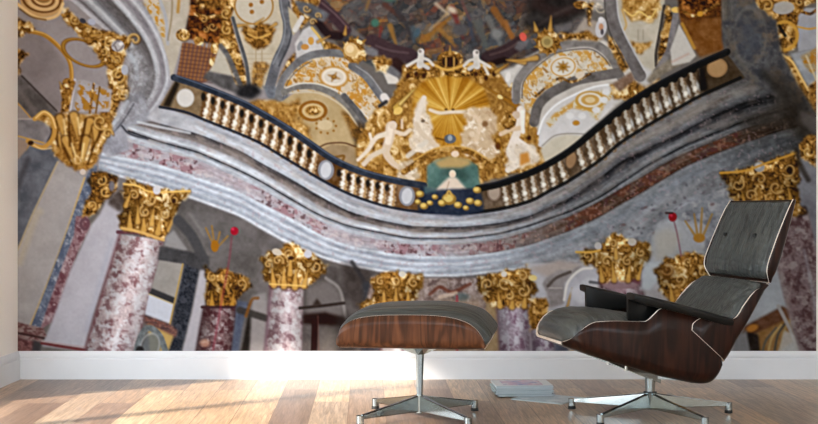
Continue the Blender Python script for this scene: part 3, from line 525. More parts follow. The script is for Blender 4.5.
# dark aisle between first and second columns
P([(182,200),(240,228),(262,250),(258,300),(240,351),(140,351),(166,240)], grey((98,94,96), 9, 10, 3), 1)
P([(166,236),(174,230),(188,250),(184,252),(164,246)], (140,138,142), .8); L([(178,220),(192,236),(202,256)], 10, (74,74,80), 2.5); L([(190,214),(204,234)], 3, (122,118,120), 2.5, .8)
P([(160,246),(182,250),(210,256),(208,272),(186,266),(158,260)], grey((70,70,76), 8, 6, 3), 1)
P([(159,260),(184,264),(178,304),(150,294)], grey((146,142,140), 5, 9, 3)); P([(152,288),(176,298),(174,304),(149,294)], (58,58,64)); P([(149,294),(174,304),(170,324),(145,315)], (182,188,206)); L([(183,264),(170,324)], 1.4, (176,146,84), 1, 1, False); L([(149,294),(173,304)], 1.2, (196,170,110), .8, .7, False)
P([(185,264),(200,270),(192,310),(182,352),(168,352),(176,304)], marble((48,52,64),(74,78,92), 4, .55, .7, 3), .8)
P([(144,314),(170,324),(178,330),(176,338),(160,334),(144,322)], marble((120,84,78),(78,60,66), 4, .5, .8, 2, sy=2), .8); P([(148,324),(174,336),(168,352),(150,352)], (176,150,98), 1); L([(136,352),(142,334),(150,328),(160,336),(166,352)], 6, grey((108,116,122),16,3,2), 1.2); E(152,346,9,14,(104,112,118),20,None,3,.8); E(150,346,9,13,(164,170,174),20,1.2,1.6,.7); E(140,350,4,4,(44,40,44),0,None,2)
P([(200,270),(206,270),(208,290),(200,330),(196,352),(182,352),(192,312)], (166,164,176), 1)
for a in [(215,248,206,228),(215,248,212,226),(216,248,220,232),(217,248,228,236)]: L([a[:2],a[2:]], 1.8, (150,114,56), 1.2, .8, False)
E(215,246,4,6,(150,104,40))
capital([(204,266),(214,272),(222,268),(236,274),(250,278),(252,286),(242,292),(240,300),(236,309),(206,307),(205,290),(207,278)], 31, -.14, [(212,278),(228,280),(242,284)], 6, [(212,306,212,292,6),(222,307,222,290,6),(232,307,234,292,6)])
column([(204,307),(196,354)], [(237,307),(232,354)], marble((122,96,102),(84,44,52), 5, .48, .85, 9, (168,160,168), .6), (66,40,46)); L([(202,307),(238,307)], 2.6, (70,44,50), 1, 1, False); E(205,343,5,4,(190,150,130),0,None,3,.7)
E(234.6,231,4,4.2,(150,24,54)); E(233,229,1.4,1.4,(196,60,88),0,None,1.5); L([(232,236),(229,262),(222,300),(213,351)], 1.8, (140,50,70), 2, .5)
P([(237,300),(248,302),(242,330),(239,352),(231,352),(234,330)], grey((82,92,118), 8, 5, 3), .8); P([(248,316),(254,312),(250,352),(241,352)], (42,38,38), 1); P([(252,296),(266,292),(268,320),(264,352),(250,352)], (138,134,138), 1.4); L([(240,310),(266,318)], 7, (60,56,56), 2.5, .9, False); L([(246,316),(252,300),(258,298)], 3, (116,80,46), 2, .9)
# third column
column([(271,286),(265,354)], [(305,286),(302,354)], marble((186,168,178),(124,88,102), 7, .53, .8, 12, (208,212,222), .5), (112,74,94)); L([(270,286),(305,287)], 3, (116,84,100), 1.2, 1, False)
# interior beyond
P([(304,286),(316,262),(345,270),(372,282),(372,352),(302,352)], grey((88,82,84), 10, 9, 3), 1)
P([(306,288),(330,280),(342,294),(344,318),(306,322)], (116,110,112), 2.5, .9); L([(326,278),(340,290),(346,320)], 3, (150,146,148), 2, .7); P([(342,262),(372,270),(374,292),(356,310),(346,290)], grey((70,62,62), 10, 8, 3), 2.5, .8)
L([(300,308),(320,306),(344,303)], 3, (56,46,46), 1.6); P([(312,306),(317,298),(322,305)], (58,46,44), 1); P([(303,314),(325,312),(346,318),(346,326),(303,324)], (46,28,28), 1.6); L([(315,322),(314,352)], 6.4, (50,24,26), 1.2, 1, False); L([(322,352),(330,338),(342,332)], 3, (96,90,88), 1.6); P([(320,328),(344,328),(340,352),(320,352)], (120,114,112), 2.4, .6); L([(318,316),(319,352)], 1.2, (110,70,66), 1, .6, False); P([(336,318),(350,312),(356,352),(336,352)], (54,50,52), 3, .6)
L([(352,262),(364,282),(372,310)], 4, (56,54,60), 2.5, .8); P([(362,284),(376,276),(378,300),(366,312)], grey((62,66,78), 8, 6, 3), 2, .8)
capital([(259,258),(268,252),(276,250),(284,246),(292,242),(302,248),(312,254),(324,262),(328,264),(324,274),(316,280),(306,288),(270,286),(262,276),(264,266)], 41, .05, [(268,264),(290,254),(316,266),(278,260)], 6, [(274,285,272,268,7),(284,286,284,266,7),(295,287,296,268,7),(304,286,308,270,6),(290,274,291,252,6)]); E(277,252,5,3.4,(196,184,170),20); E(308,254,4,4,(196,196,210)); E(291,258,3,2,(70,44,18)); L([(270,284),(305,286)], 2, (220,186,116), 1, .8, False)
# fourth capital and the dark zone behind the ottoman
P([(372,276),(430,278),(480,278),(500,300),(500,352),(360,352),(364,310)], marble((142,124,120),(90,70,70), 7, .52, .7, 3, (176,160,160), .6), 1)
P([(360,352),(362,318),(388,312),(392,352)], grey((66,66,78), 10, 6, 3), 1.4)
capital([(370,280),(378,274),(392,270),(402,272),(414,274),(424,274),(424,284),(420,292),(414,304),(380,308),(362,312),(358,304),(372,298),(374,290)], 51, .04, [(380,282),(396,280),(414,282),(366,306)], 6, [(384,304,384,290,6),(396,304,396,286,6),(408,304,408,290,6)]); E(402,274,3.4,3,(206,200,190)); column([(384,306),(380,354)], [(412,306),(412,354)], PK)
L([(430,294),(440,287),(452,292),(470,284)], 3.4, (104,60,48), 2, .8); L([(440,297),(456,293)], 4, (198,176,160), 2, .7, False); E(462,297,7,4,(74,98,104),0,None,3,.7); P([(430,300),(480,300),(480,352),(430,352)], grey((150,128,104), 10, 8, 3), 3, .6); L([(457,296),(457,352)], 2.4, (150,50,66), 1.5, .7, False)
# fifth capital and column, to the niche behind the chair
P([(526,262),(560,264),(600,262),(660,262),(700,300),(700,352),(486,352),(488,300)], grey((164,162,172), 7, 12, 3), 1)
P([(528,268),(560,260),(584,264),(572,272),(548,278)], (164,146,138), 2, .8)
P([(486,300),(500,300),(502,352),(484,352)], grey((150,128,100), 10, 5, 3), 1)
column([(497,306),(500,354)], [(528,306),(530,354)], marble((164,148,166),(116,78,104), 6, .5, .8, 14, (194,192,206), .54), (100,74,90))
capital([(478,276),(490,274),(502,271),(516,268),(528,265),(530,274),(534,280),(538,288),(532,298),(528,308),(498,308),(490,304),(484,300),(478,290)], 61, .02, [(488,284),(504,282),(522,276),(510,296),(524,292)], 7, [(500,306,498,292,6),(512,307,512,290,6),(524,306,526,290,6)]); E(504,274,3,3,(206,198,190)); E(533,278,4,3,(206,186,130))
P([(530,299),(546,297),(550,304),(546,316),(540,332),(530,332),(528,314)], gold(-.04,4.5,8,1), 1, 1, False, 1); column([(531,330),(533,354)], [(550,326),(556,354)], marble((162,150,166),(112,84,110), 5, .5, .8, 3, (190,186,200), .55), (100,80,96))
P([(542,284),(546,278),(558,270),(572,270),(584,264),(572,276),(564,284),(564,304),(550,308),(546,292)], grey((134,126,128), 9, 5, 3), 1); L([(548,286),(556,278),(570,272)], 3, (86,74,70), 1.6, .9); L([(549,288),(562,288)], 1.4, (170,160,160), 1, .8, False)
P([(553,330),(566,330),(569,352),(555,352)], grey((86,88,108), 6, 5, 3), 1); P([(568,330),(590,336),(592,352),(570,352)], (164,130,82), 2, .7); leaf(566,312,572,288,3,(196,156,90)); P([(568,290),(590,278),(606,280),(606,300),(580,304)], (184,182,192), 2)
L([(564,300),(568,282),(580,270),(592,268)], 2.4, (206,200,196), 1.4); L([(590,282),(606,284)], 3, (78,78,86), 1.4, .8, False)
P([(590,352),(600,300),(640,276),(700,300),(740,352)], grey((150,146,152), 9, 9, 3), 2)
column([(600,280),(598,354)], [(642,280),(650,354)], marble((150,120,132),(98,60,72), 7, .53, .8, 17, (186,176,184), .52), (80,50,58)); E(620,282,21,5,(112,68,80)); E(620,285,18,4,(140,110,120))
capital([(576,252),(590,248),(600,246),(604,240),(614,233),(624,238),(636,240),(650,244),(653,254),(648,264),(642,270),(638,280),(602,282),(598,272),(592,266),(582,264),(578,258)], 71, .0, [(588,256),(614,244),(642,252),(606,262),(628,262)], 6.5, [(602,280,600,266,6),(614,280,612,262,6),(628,280,630,262,6),(638,278,642,264,5),(616,258,615,240,5)]); E(598,246,3.6,4,(176,170,168),-20); E(632,242,4.4,3.8,(182,172,162)); L([(576,252),(592,252),(600,250)], 2, (200,158,80), 1)
P([(658,222),(674,218),(700,224),(706,236),(702,262),(662,268),(650,262),(652,240)], grey((160,162,170), 6, 10, 2), 1.6, .85); P([(654,234),(668,228),(680,234),(676,252),(656,262)], (166,160,152), 2.5, .8); P([(644,262),(660,262),(664,272),(650,290),(640,290)], (168,176,186), 1.6, .9)
capital([(654,270),(664,258),(674,258),(684,254),(694,250),(706,258),(712,266),(714,290),(708,304),(672,304),(660,292)], 81, -.02, [(668,270),(688,262),(704,272),(680,280)], 6.5, [(672,300,670,284,6),(686,300,686,280,6),(700,300,700,282,6)]); P([(658,268),(668,262),(676,270),(668,280),(660,278)], (104,70,40), 2.5, .5)
E(672.5,217,4.2,4.6,(136,20,40)); E(671,215,1.5,1.8,(180,56,76),0,None,1.5); L([(666,213),(672,213)], 2, (60,34,36), 1, 1, False); L([(674,222),(677,234),(681,256)], 1.6, (130,86,100), 1.2, .8)
for a in [(698,240,685,221),(698,240,694,214),(700,240,702,208),(701,240,712,214)]: L([a[:2],a[2:]], 3, (150,118,66), 1.4, .9, False, w2=1.6)
E(699,238,6,4.6,(156,116,56))
# right: capital, dark column, broken pediment
P([(798,150),(816,140),(816,260),(806,240),(798,212)], grey((112,112,122), 8, 9, 3), 1.4)
P([(756,352),(740,352),(748,300),(772,268),(790,276),(792,352)], grey((150,156,166), 6, 12, 3), 1.4)
P([(744,326),(782,306),(792,310),(790,320),(752,338),(742,334)], grey((96,66,50), 8, 5, 3), .8); P([(750,336),(788,318),(796,340),(776,352),(750,352)], grey((136,106,70), 10, 6, 3), 1); P([(744,332),(758,334),(760,352),(748,352)], grey((46,38,36), 6, 5, 3), 1)
for k in range(4): L([(762+k*6,352),(766+k*6,340-k*3),(776+k*5,328-k*3)], 2.4, [(92,88,80),(166,142,98),(82,78,72),(150,128,86)][k], 1.2, .9)
E(752,328,6,3.4,(164,114,58),-20,None,2); L([(778,306),(790,330),(798,352)], 3.6, (150,146,146), 1.6); P([(784,330),(796,336),(800,352),(778,352)], grey((170,168,168), 8, 4, 3), 1.2, .8); P([(735,340),(746,330),(750,352),(732,352)], (120,120,126), 1)
P([(788,210),(808,212),(814,240),(817,260),(817,352),(800,352),(792,326),(782,290),(776,262),(780,234)], marble((118,98,102),(78,50,54), 7, .5, .75, 19, (146,134,136), .56, amp=16), .8); L([(788,214),(778,250),(784,290),(800,350)], 4, (140,126,128), 4, .5); L([(804,250),(812,290),(816,320)], 3, (150,150,162), 3, .5); P([(788,208),(806,206),(808,214),(798,218),(788,214)], (56,40,38), 1)
capital([(718,172),(730,172),(744,169),(756,164),(768,160),(782,156),(796,151),(800,160),(800,178),(798,190),(800,204),(806,214),(780,220),(748,214),(736,204),(728,196),(726,184)], 91, -.1, [(738,184),(788,170),(760,180),(776,188),(750,196),(770,200)], 8, [(746,212,742,192,7),(760,214,758,190,7),(776,212,778,192,7),(792,206,788,188,7)]); E(759,167,5.4,5,(150,148,150)); E(758,166,2.6,2.6,(184,182,182)); E(789,170,3,3.4,(50,34,18)); L([(720,173),(744,171),(764,164),(796,153)], 2.2, (186,142,66), 1)
P([(798,144),(806,136),(816,134),(816,168),(808,162),(800,158)], gold(-.14,4,33,1.2), 1, 1, False, 1); curl(808,152,6,1,0,2.2,(180,138,64)); L([(796,150),(800,165),(808,180)], 5, (50,42,36), 3, .7)
# ---- gentle overall grain
def _gb(a, sg):
    k = np.exp(-.5*(np.arange(-4,5)/sg)**2); k /= k.sum()
    for ax in (0, 1):
        p = np.pad(a, [(4,4) if i == ax else (0,0) for i in range(3)], mode='edge'); n = a.shape[ax]
        a = sum(k[i]*np.take(p, range(i, i+n), axis=ax) for i in range(9))
    return a
CAN = _gb(CAN, .85)
CAN += .55*(CAN-_gb(_gb(CAN, 2.6), 2.6))
_X, _Y = np.meshgrid((np.arange(MW)+.5)/SS, (np.arange(MH)+.5)/SS)
CAN += ((fb(_X/2.6, _Y/2.6, 70, 2)-.5)*10)[...,None]
_l = CAN.mean(-1, keepdims=True); _w = np.clip((CAN[..., :1]-CAN[..., 2:]-15)/40, 0, 1); CAN = _l+(CAN-_l)*(.74+.24*_w)+np.array((1.5,.5,-2))
CAN = 107+(CAN-112)*1.12; CAN = np.clip(CAN, 14, 246)
# ---------------------------------------------------------------- materials
def new_mat(name):
    m = bpy.data.materials.new(name); m.use_nodes = True; nt = m.node_tree
    return m, nt, nt.nodes['Principled BSDF'], nt.nodes.new, nt.links.new
def lin(c):
    return tuple(((v/255)/12.92 if v/255 <= .04045 else ((v/255+.055)/1.055)**2.4) for v in c)+(1,)
def plain(name, c, rough=.5, metal=0, spec=.5, bump=0, bscale=60):
    m, nt, b, N, K = new_mat(name)
    tc = N('ShaderNodeTexCoord'); nz = N('ShaderNodeTexNoise'); nz.inputs['Scale'].default_value = bscale; nz.inputs['Detail'].default_value = 4
    K(tc.outputs['Object'], nz.inputs['Vector'])
    mx = N('ShaderNodeMix'); mx.data_type = 'RGBA'; l = lin(c)
    mx.inputs['A'].default_value = tuple(v*.93 for v in l[:3])+(1,); mx.inputs['B'].default_value = tuple(min(1, v*1.06) for v in l[:3])+(1,)
    K(nz.outputs['Fac'], mx.inputs['Factor']); K(mx.outputs['Result'], b.inputs['Base Color'])
    b.inputs['Roughness'].default_value = rough; b.inputs['Metallic'].default_value = metal; b.inputs['Specular IOR Level'].default_value = spec
    if bump:
        bp = N('ShaderNodeBump'); bp.inputs['Strength'].default_value = bump; bp.inputs['Distance'].default_value = .002
        K(nz.outputs['Fac'], bp.inputs['Height']); K(bp.outputs['Normal'], b.inputs['Normal'])
    return m
def wood_mat(name, dark, mid, light, rot=(0,0,0), scale=(14,14,1.6), rough=.35, ring=3.0):
    m, nt, b, N, K = new_mat(name)
    tc = N('ShaderNodeTexCoord'); mp = N('ShaderNodeMapping'); mp.inputs['Scale'].default_value = scale; mp.inputs['Rotation'].default_value = rot
    K(tc.outputs['Object'], mp.inputs['Vector'])
    n1 = N('ShaderNodeTexNoise'); n1.inputs['Scale'].default_value = ring; n1.inputs['Detail'].default_value = 3; n1.inputs['Distortion'].default_value = .9
    K(mp.outputs['Vector'], n1.inputs['Vector'])
    mm = N('ShaderNodeMath'); mm.operation = 'MULTIPLY'; mm.inputs[1].default_value = 38; K(n1.outputs['Fac'], mm.inputs[0])
    sn = N('ShaderNodeMath'); sn.operation = 'SINE'; K(mm.outputs[0], sn.inputs[0])
    mr = N('ShaderNodeMapRange'); mr.inputs['From Min'].default_value = -1; mr.inputs['From Max'].default_value = 1; K(sn.outputs[0], mr.inputs['Value'])
    n2 = N('ShaderNodeTexNoise'); n2.inputs['Scale'].default_value = 9; n2.inputs['Detail'].default_value = 6; K(mp.outputs['Vector'], n2.inputs['Vector'])
    ad = N('ShaderNodeMath'); ad.operation = 'MULTIPLY_ADD'; ad.inputs[1].default_value = .32; K(mr.outputs['Result'], ad.inputs[0])
    ml = N('ShaderNodeMath'); ml.operation = 'MULTIPLY'; ml.inputs[1].default_value = .75; K(n2.outputs['Fac'], ml.inputs[0]); K(ml.outputs[0], ad.inputs[2])
    cr = N('ShaderNodeValToRGB'); cr.color_ramp.elements[0].color = lin(dark); cr.color_ramp.elements[0].position = .2
    cr.color_ramp.elements[1].color = lin(light); cr.color_ramp.elements[1].position = .85; e = cr.color_ramp.elements.new(.5); e.color = lin(mid)
    K(ad.outputs[0], cr.inputs['Fac']); K(cr.outputs['Color'], b.inputs['Base Color'])
    b.inputs['Roughness'].default_value = rough; b.inputs['Specular IOR Level'].default_value = .2
    return m
def leather_mat(name, c, stretch, rough=.42, strength=.9):
    m, nt, b, N, K = new_mat(name)
    tc = N('ShaderNodeTexCoord'); mp = N('ShaderNodeMapping'); mp.inputs['Scale'].default_value = stretch
    K(tc.outputs['Object'], mp.inputs['Vector'])
    n1 = N('ShaderNodeTexNoise'); n1.inputs['Scale'].default_value = 1; n1.inputs['Detail'].default_value = 3; n1.inputs['Distortion'].default_value = .7; K(mp.outputs['Vector'], n1.inputs['Vector'])
    n2 = N('ShaderNodeTexNoise'); n2.inputs['Scale'].default_value = 420; n2.inputs['Detail'].default_value = 2; K(tc.outputs['Object'], n2.inputs['Vector'])
    l = lin(c); mx = N('ShaderNodeMix'); mx.data_type = 'RGBA'
    mx.inputs['A'].default_value = tuple(v*.55 for v in l[:3])+(1,); mx.inputs['B'].default_value = tuple(v*1.5 for v in l[:3])+(1,)
    mq = N('ShaderNodeMapRange'); mq.inputs['From Min'].default_value = .34; mq.inputs['From Max'].default_value = .66; K(n1.outputs['Fac'], mq.inputs['Value'])
    K(mq.outputs['Result'], mx.inputs['Factor']); K(mx.outputs['Result'], b.inputs['Base Color'])
    b1 = N('ShaderNodeBump'); b1.inputs['Strength'].default_value = strength; b1.inputs['Distance'].default_value = .012; K(n1.outputs['Fac'], b1.inputs['Height'])
    b2 = N('ShaderNodeBump'); b2.inputs['Strength'].default_value = .15; b2.inputs['Distance'].default_value = .001; K(n2.outputs['Fac'], b2.inputs['Height']); K(b1.outputs['Normal'], b2.inputs['Normal'])
    K(b2.outputs['Normal'], b.inputs['Normal'])
    b.inputs['Roughness'].default_value = rough; b.inputs['Specular IOR Level'].default_value = .5
    return m
def floor_mat():
    m, nt, b, N, K = new_mat('oak_planks')
    tc = N('ShaderNodeTexCoord'); mp = N('ShaderNodeMapping'); mp.inputs['Rotation'].default_value = (0,0,math.radians(88)); mp.inputs['Location'].default_value = (.3,.075,0)
    K(tc.outputs['Object'], mp.inputs['Vector'])
    br = N('ShaderNodeTexBrick'); br.offset = .37; br.inputs['Scale'].default_value = 1; br.inputs['Brick Width'].default_value = .92; br.inputs['Row Height'].default_value = .145
    br.inputs['Mortar Size'].default_value = .0016; br.inputs['Mortar Smooth'].default_value = .4; br.inputs['Bias'].default_value = 0
    br.inputs['Color1'].default_value = (0,0,0,1); br.inputs['Color2'].default_value = (1,1,1,1); br.inputs['Mortar'].default_value = (.5,.5,.5,1)
    K(mp.outputs['Vector'], br.inputs['Vector'])
    cr = N('ShaderNodeValToRGB'); el = cr.color_ramp.elements; el[0].color = lin((112,90,76)); el[0].position = 0; el[1].color = lin((190,160,128)); el[1].position = 1
    for p, c in ((.28,(146,120,100)),(.5,(184,152,120)),(.75,(156,134,114))): e = el.new(p); e.color = lin(c)
    K(br.outputs['Color'], cr.inputs['Fac'])
    # grain shifts from plank to plank
    av = N('ShaderNodeVectorMath'); av.operation = 'MULTIPLY_ADD'; av.inputs[1].default_value = (7,7,7); K(br.outputs['Color'], av.inputs[0])
    sc = N('ShaderNodeVectorMath'); sc.operation = 'MULTIPLY'; sc.inputs[1].default_value = (7,120,1); K(mp.outputs['Vector'], sc.inputs[0]); K(sc.outputs['Vector'], av.inputs[2])
    n = N('ShaderNodeTexNoise'); n.inputs['Scale'].default_value = 1; n.inputs['Detail'].default_value = 7; n.inputs['Distortion'].default_value = .8; n.inputs['Roughness'].default_value = .62; K(av.outputs['Vector'], n.inputs['Vector'])
    mr = N('ShaderNodeMapRange'); mr.inputs['From Min'].default_value = .3; mr.inputs['From Max'].default_value = .7; mr.inputs['To Min'].default_value = .52; mr.inputs['To Max'].default_value = 1.42; K(n.outputs['Fac'], mr.inputs['Value'])
    n3 = N('ShaderNodeTexNoise'); n3.inputs['Scale'].default_value = .14; n3.inputs['Detail'].default_value = 4; n3.inputs['Distortion'].default_value = 2.5; K(av.outputs['Vector'], n3.inputs['Vector'])
    w1 = N('ShaderNodeMath'); w1.operation = 'MULTIPLY'; w1.inputs[1].default_value = 30; K(n3.outputs['Fac'], w1.inputs[0]); w2 = N('ShaderNodeMath'); w2.operation = 'SINE'; K(w1.outputs[0], w2.inputs[0])
    w3 = N('ShaderNodeMath'); w3.operation = 'MULTIPLY_ADD'; w3.inputs[1].default_value = .12; w3.inputs[2].default_value = 1; K(w2.outputs[0], w3.inputs[0])
    w4 = N('ShaderNodeMath'); w4.operation = 'MULTIPLY'; K(w3.outputs[0], w4.inputs[0]); K(mr.outputs['Result'], w4.inputs[1])
    vm = N('ShaderNodeVectorMath'); vm.operation = 'SCALE'; K(cr.outputs['Color'], vm.inputs[0]); K(w4.outputs[0], vm.inputs['Scale'])
    mo = N('ShaderNodeMix'); mo.data_type = 'RGBA'; mo.inputs['B'].default_value = lin((96,70,52)); K(br.outputs['Fac'], mo.inputs['Factor']); K(vm.outputs['Vector'], mo.inputs['A'])
    K(mo.outputs['Result'], b.inputs['Base Color'])
    bp = N('ShaderNodeBump'); bp.inputs['Strength'].default_value = .12; bp.inputs['Distance'].default_value = .002; K(n.outputs['Fac'], bp.inputs['Height']); K(bp.outputs['Normal'], b.inputs['Normal'])
    b.inputs['Roughness'].default_value = .3; b.inputs['Specular IOR Level'].default_value = .4
    return m
M_wall = plain('cream_wall_paint', (251,244,237), .8, 0, .2, .05, 180)
M_ceil = plain('ceiling_paint', (236,234,230), .9)
M_base = plain('white_gloss_trim', (224,225,228), .45, 0, .3, 0, 6)
M_floor = floor_mat()
M_walnut = wood_mat('walnut_veneer', (44,25,15), (72,42,26), (104,64,40), (0,0,0), (9,9,1.0), .3, 1.2)
M_walnut_shaded = wood_mat('shaded_walnut_veneer', (18,8,6), (33,16,11), (54,28,18), (0,.25,0), (9,9,1.0), .3, 1.2)  # same walnut as the ottoman, with the chair's dimmer light put into the colour
M_ply = plain('pale_plywood_edge', (248,232,218), .5)
M_seat = leather_mat('grey_leather_seat', (62,65,63), (46,5,12), .4)
M_otto = leather_mat('grey_leather_ottoman', (62,65,63), (3,36,22), .4)
M_back = leather_mat('grey_leather_back', (62,65,63), (26,40,5), .4)
M_blk = plain('black_leather', (8,9,9), .38, 0, .3, .1, 300)
M_chrome = plain('polished_aluminium', (168,176,176), .14, 1)
M_rub = plain('black_rubber', (14,14,14), .6)
# ---------------------------------------------------------------- helpers
def link_mesh(name, bm, mats, parent=None, smooth=True, loc=None):
    bmesh.ops.recalc_face_normals(bm, faces=bm.faces)
    me = bpy.data.meshes.new(name); bm.to_mesh(me); bm.free()
    for m in (mats if isinstance(mats, (list, tuple)) else [mats]): me.materials.append(m)
    if smooth: me.polygons.foreach_set('use_smooth', [True]*len(me.polygons))
    o = bpy.data.objects.new(name, me); COL.objects.link(o)
    if parent: o.parent = parent
    if loc: o.location = loc
    return o
def box(bm, x0, x1, y0, y1, z0, z1, bevel=0):
    v = [bm.verts.new((x, y, z)) for x in (x0, x1) for y in (y0, y1) for z in (z0, z1)]
    fs = [bm.faces.new([v[i] for i in q]) for q in ((0,1,3,2),(4,6,7,5),(0,4,5,1),(2,3,7,6),(0,2,6,4),(1,5,7,3))]
    if bevel: bmesh.ops.bevel(bm, geom=list({e for f in fs for e in f.edges}), offset=bevel, segments=2, affect='EDGES', profile=.6)
def cyl(bm, p0, p1, r0, r1=None, n=20):
    r1 = r0 if r1 is None else r1; p0, p1 = Vector(p0), Vector(p1); d = (p1-p0).normalized()
    u = d.orthogonal().normalized(); w = d.cross(u); A = []; B = []
    for i in range(n):
        a = 2*math.pi*i/n; q = u*math.cos(a)+w*math.sin(a); A.append(bm.verts.new(p0+q*r0)); B.append(bm.verts.new(p1+q*r1))
    for i in range(n): bm.faces.new((A[i], A[(i+1)%n], B[(i+1)%n], B[i]))
    bm.faces.new(A[::-1]); bm.faces.new(B)
def sharp(o, ang=35):
    m = o.modifiers.new('edges', 'EDGE_SPLIT'); m.split_angle = math.radians(ang)
def thing(name, label, cat, loc, rot=0, group=None):
    o = bpy.data.objects.new(name, None); COL.objects.link(o); o.location = loc; o.rotation_euler = (0,0,rot); o.empty_display_size = .1
    o['label'] = label; o['category'] = cat
    if group: o['group'] = group
    return o
def struct(o): o['kind'] = 'structure'; return o
def resample(pts, n):
    p = [Vector(q) for q in pts]; k = len(p)-1; out = []
    for i in range(n):
        t = i/(n-1)*k; j = min(int(t), k-1); f = t-j
        a = p[max(j-1,0)] if j else 2*p[0]-p[1]; b, c = p[j], p[j+1]; d = p[j+2] if j+2 <= k else 2*p[k]-p[k-1]
        out.append(.5*((2*b)+(-a+c)*f+(2*a-5*b+4*c-d)*f*f+(-a+3*b-3*c+d)*f**3))
    return out
def pad3(F, S): return [(p[0], p[1], s) for p, s in zip(F, S)]
# local frame: x = along the profile, y = towards the far side, z = up
def shell(name, F, B, S, parent, mats, r=.035, n=44, thick=.0105, flare=0.):
    Fr = resample(pad3(F, S), n); Br = resample(pad3(B, S), n); bm = bmesh.new(); rows = []
    for f, b in zip(Fr, Br):
        S_ = f[2]; f2 = Vector((f[0], f[1])); b2 = Vector((b[0], b[1])); h = (f2-b2).length; e = (f2-b2)/max(h, 1e-6)
        rr = min(r, h*.8); sec = [(S_+flare*h, h), (S_+flare*h*.6, rr+(h-rr)*.6), (S_+flare*h*.2, rr+(h-rr)*.25), (S_, rr)]
        for k in range(1, 6):
            a = k/5*math.pi/2; sec.append((S_-rr+rr*math.cos(a), rr-rr*math.sin(a)))
        half = sec+[((S_-rr)*q, 0) for q in (.66, .33)]
        full = half+[(0, 0)]+[(-s, t) for s, t in half[::-1]]
        rows.append([bm.verts.new((b2[0]+e[0]*t, -s, b2[1]+e[1]*t)) for s, t in full])
    for i in range(n-1):
        for j in range(len(rows[0])-1):
            bm.faces.new((rows[i][j], rows[i][j+1], rows[i+1][j+1], rows[i+1][j]))
    o = link_mesh(name, bm, mats, parent)
    m = o.modifiers.new('ply', 'SOLIDIFY'); m.thickness = thick; m.offset = 0; m.material_offset_rim = 1; m.use_even_offset = False
    return o
def cushion(name, F, B, S, parent, mat, bulge=.02, n=60, m_=40, ex=4., wr=.0015, seed=1, along=False):
    Fr = resample(pad3(F, S), n); Br = resample(pad3(B, S), n); bm = bmesh.new(); rows = []; rnd = random.Random(seed)
    ph = [rnd.uniform(0, 6.28) for _ in range(12)]
    for i, (f, b) in enumerate(zip(Fr, Br)):
        f2 = Vector((f[0], f[1])); b2 = Vector((b[0], b[1])); h = (f2-b2).length; e = (f2-b2)/max(h, 1e-6)
        t = i/(n-1); cap = min(1, (min(t, 1-t)*n/3+.05))**.5
        top = h+bulge*cap; mid = top*.5; sh = top*.5*(.55+.45*cap); row = []
        for k in range(m_):
            a = 2*math.pi*k/m_; ca, sa = math.cos(a), math.sin(a)
            s = f[2]*(.93+.07*cap)*math.copysign(abs(ca)**(2/ex), ca); v = math.copysign(abs(sa)**(2/2.6), sa)
            w = 0
            if v > 0:
                q = (s*60 if along else t*80)
                w = wr*(math.sin(q+ph[0]+2*math.sin(t*5+ph[1] if along else s*9+ph[1]))+.6*math.sin(q*2.3+ph[2]+1.5*math.sin(s*14+t*7+ph[3])))*v
            row.append(bm.verts.new((b2[0]+e[0]*(mid+sh*v+w), -s, b2[1]+e[1]*(mid+sh*v+w))))
        rows.append(row)
    for i in range(n-1):
        for j in range(m_):
            bm.faces.new((rows[i][j], rows[i][(j+1)%m_], rows[i+1][(j+1)%m_], rows[i+1][j]))
    for row in (rows[0], rows[-1]):
        c = bm.verts.new(sum((v.co for v in row), Vector())/m_)
        for j in range(m_): bm.faces.new((row[j], row[(j+1)%m_], c))
    return link_mesh(name, bm, mat, parent)
# ---------------------------------------------------------------- room
WY = 5.5607; LX = -1.827; RX = 3.3; CZ = 2.6; YB = -2.2
bm = bmesh.new(); box(bm, LX-.2, RX+.2, YB, WY+.2, -.1, 0); struct(link_mesh('floor', bm, M_floor, smooth=False))
bm = bmesh.new(); box(bm, LX-.2, RX+.2, YB, WY+.2, CZ, CZ+.1); struct(link_mesh('ceiling', bm, M_ceil, smooth=False))
bm = bmesh.new(); box(bm, LX-.2, RX+.2, WY, WY+.2, 0, CZ); struct(link_mesh('wall_back', bm, M_wall, smooth=False))
bm = bmesh.new(); box(bm, RX, RX+.2, YB, WY, 0, CZ); struct(link_mesh('wall_right', bm, M_wall, smooth=False))
bm = bmesh.new(); box(bm, LX-.06, RX+.2, YB-.15, YB, 0, PARA); struct(link_mesh('reflection_parapet', bm, M_wall, smooth=False))  # unseen low parapet, added so the metal legs reflect less bright sky
W0, W1, WZ0, WZ1, SLZ, SLY = WIN               # unseen window in the left wall, head raked to keep sun off the mural
def prism(bm, yz, x0, x1):
    A = [bm.verts.new((x0, y, z)) for y, z in yz]; B = [bm.verts.new((x1, y, z)) for y, z in yz]; n = len(yz)
    for i in range(n): bm.faces.new((A[i], A[(i+1)%n], B[(i+1)%n], B[i]))
    bm.faces.new(A[::-1]); bm.faces.new(B)
bm = bmesh.new()
box(bm, LX-.06, LX, W1, WY, 0, CZ); box(bm, LX-.06, LX, YB, W0, 0, CZ); box(bm, LX-.06, LX, W0, W1, 0, WZ0)
prism(bm, [(W0, WZ1), (SLY, WZ1), (W1, SLZ), (W1, CZ), (W0, CZ)], LX-.06, LX)
struct(link_mesh('wall_left', bm, M_wall, smooth=False))
bm = bmesh.new()
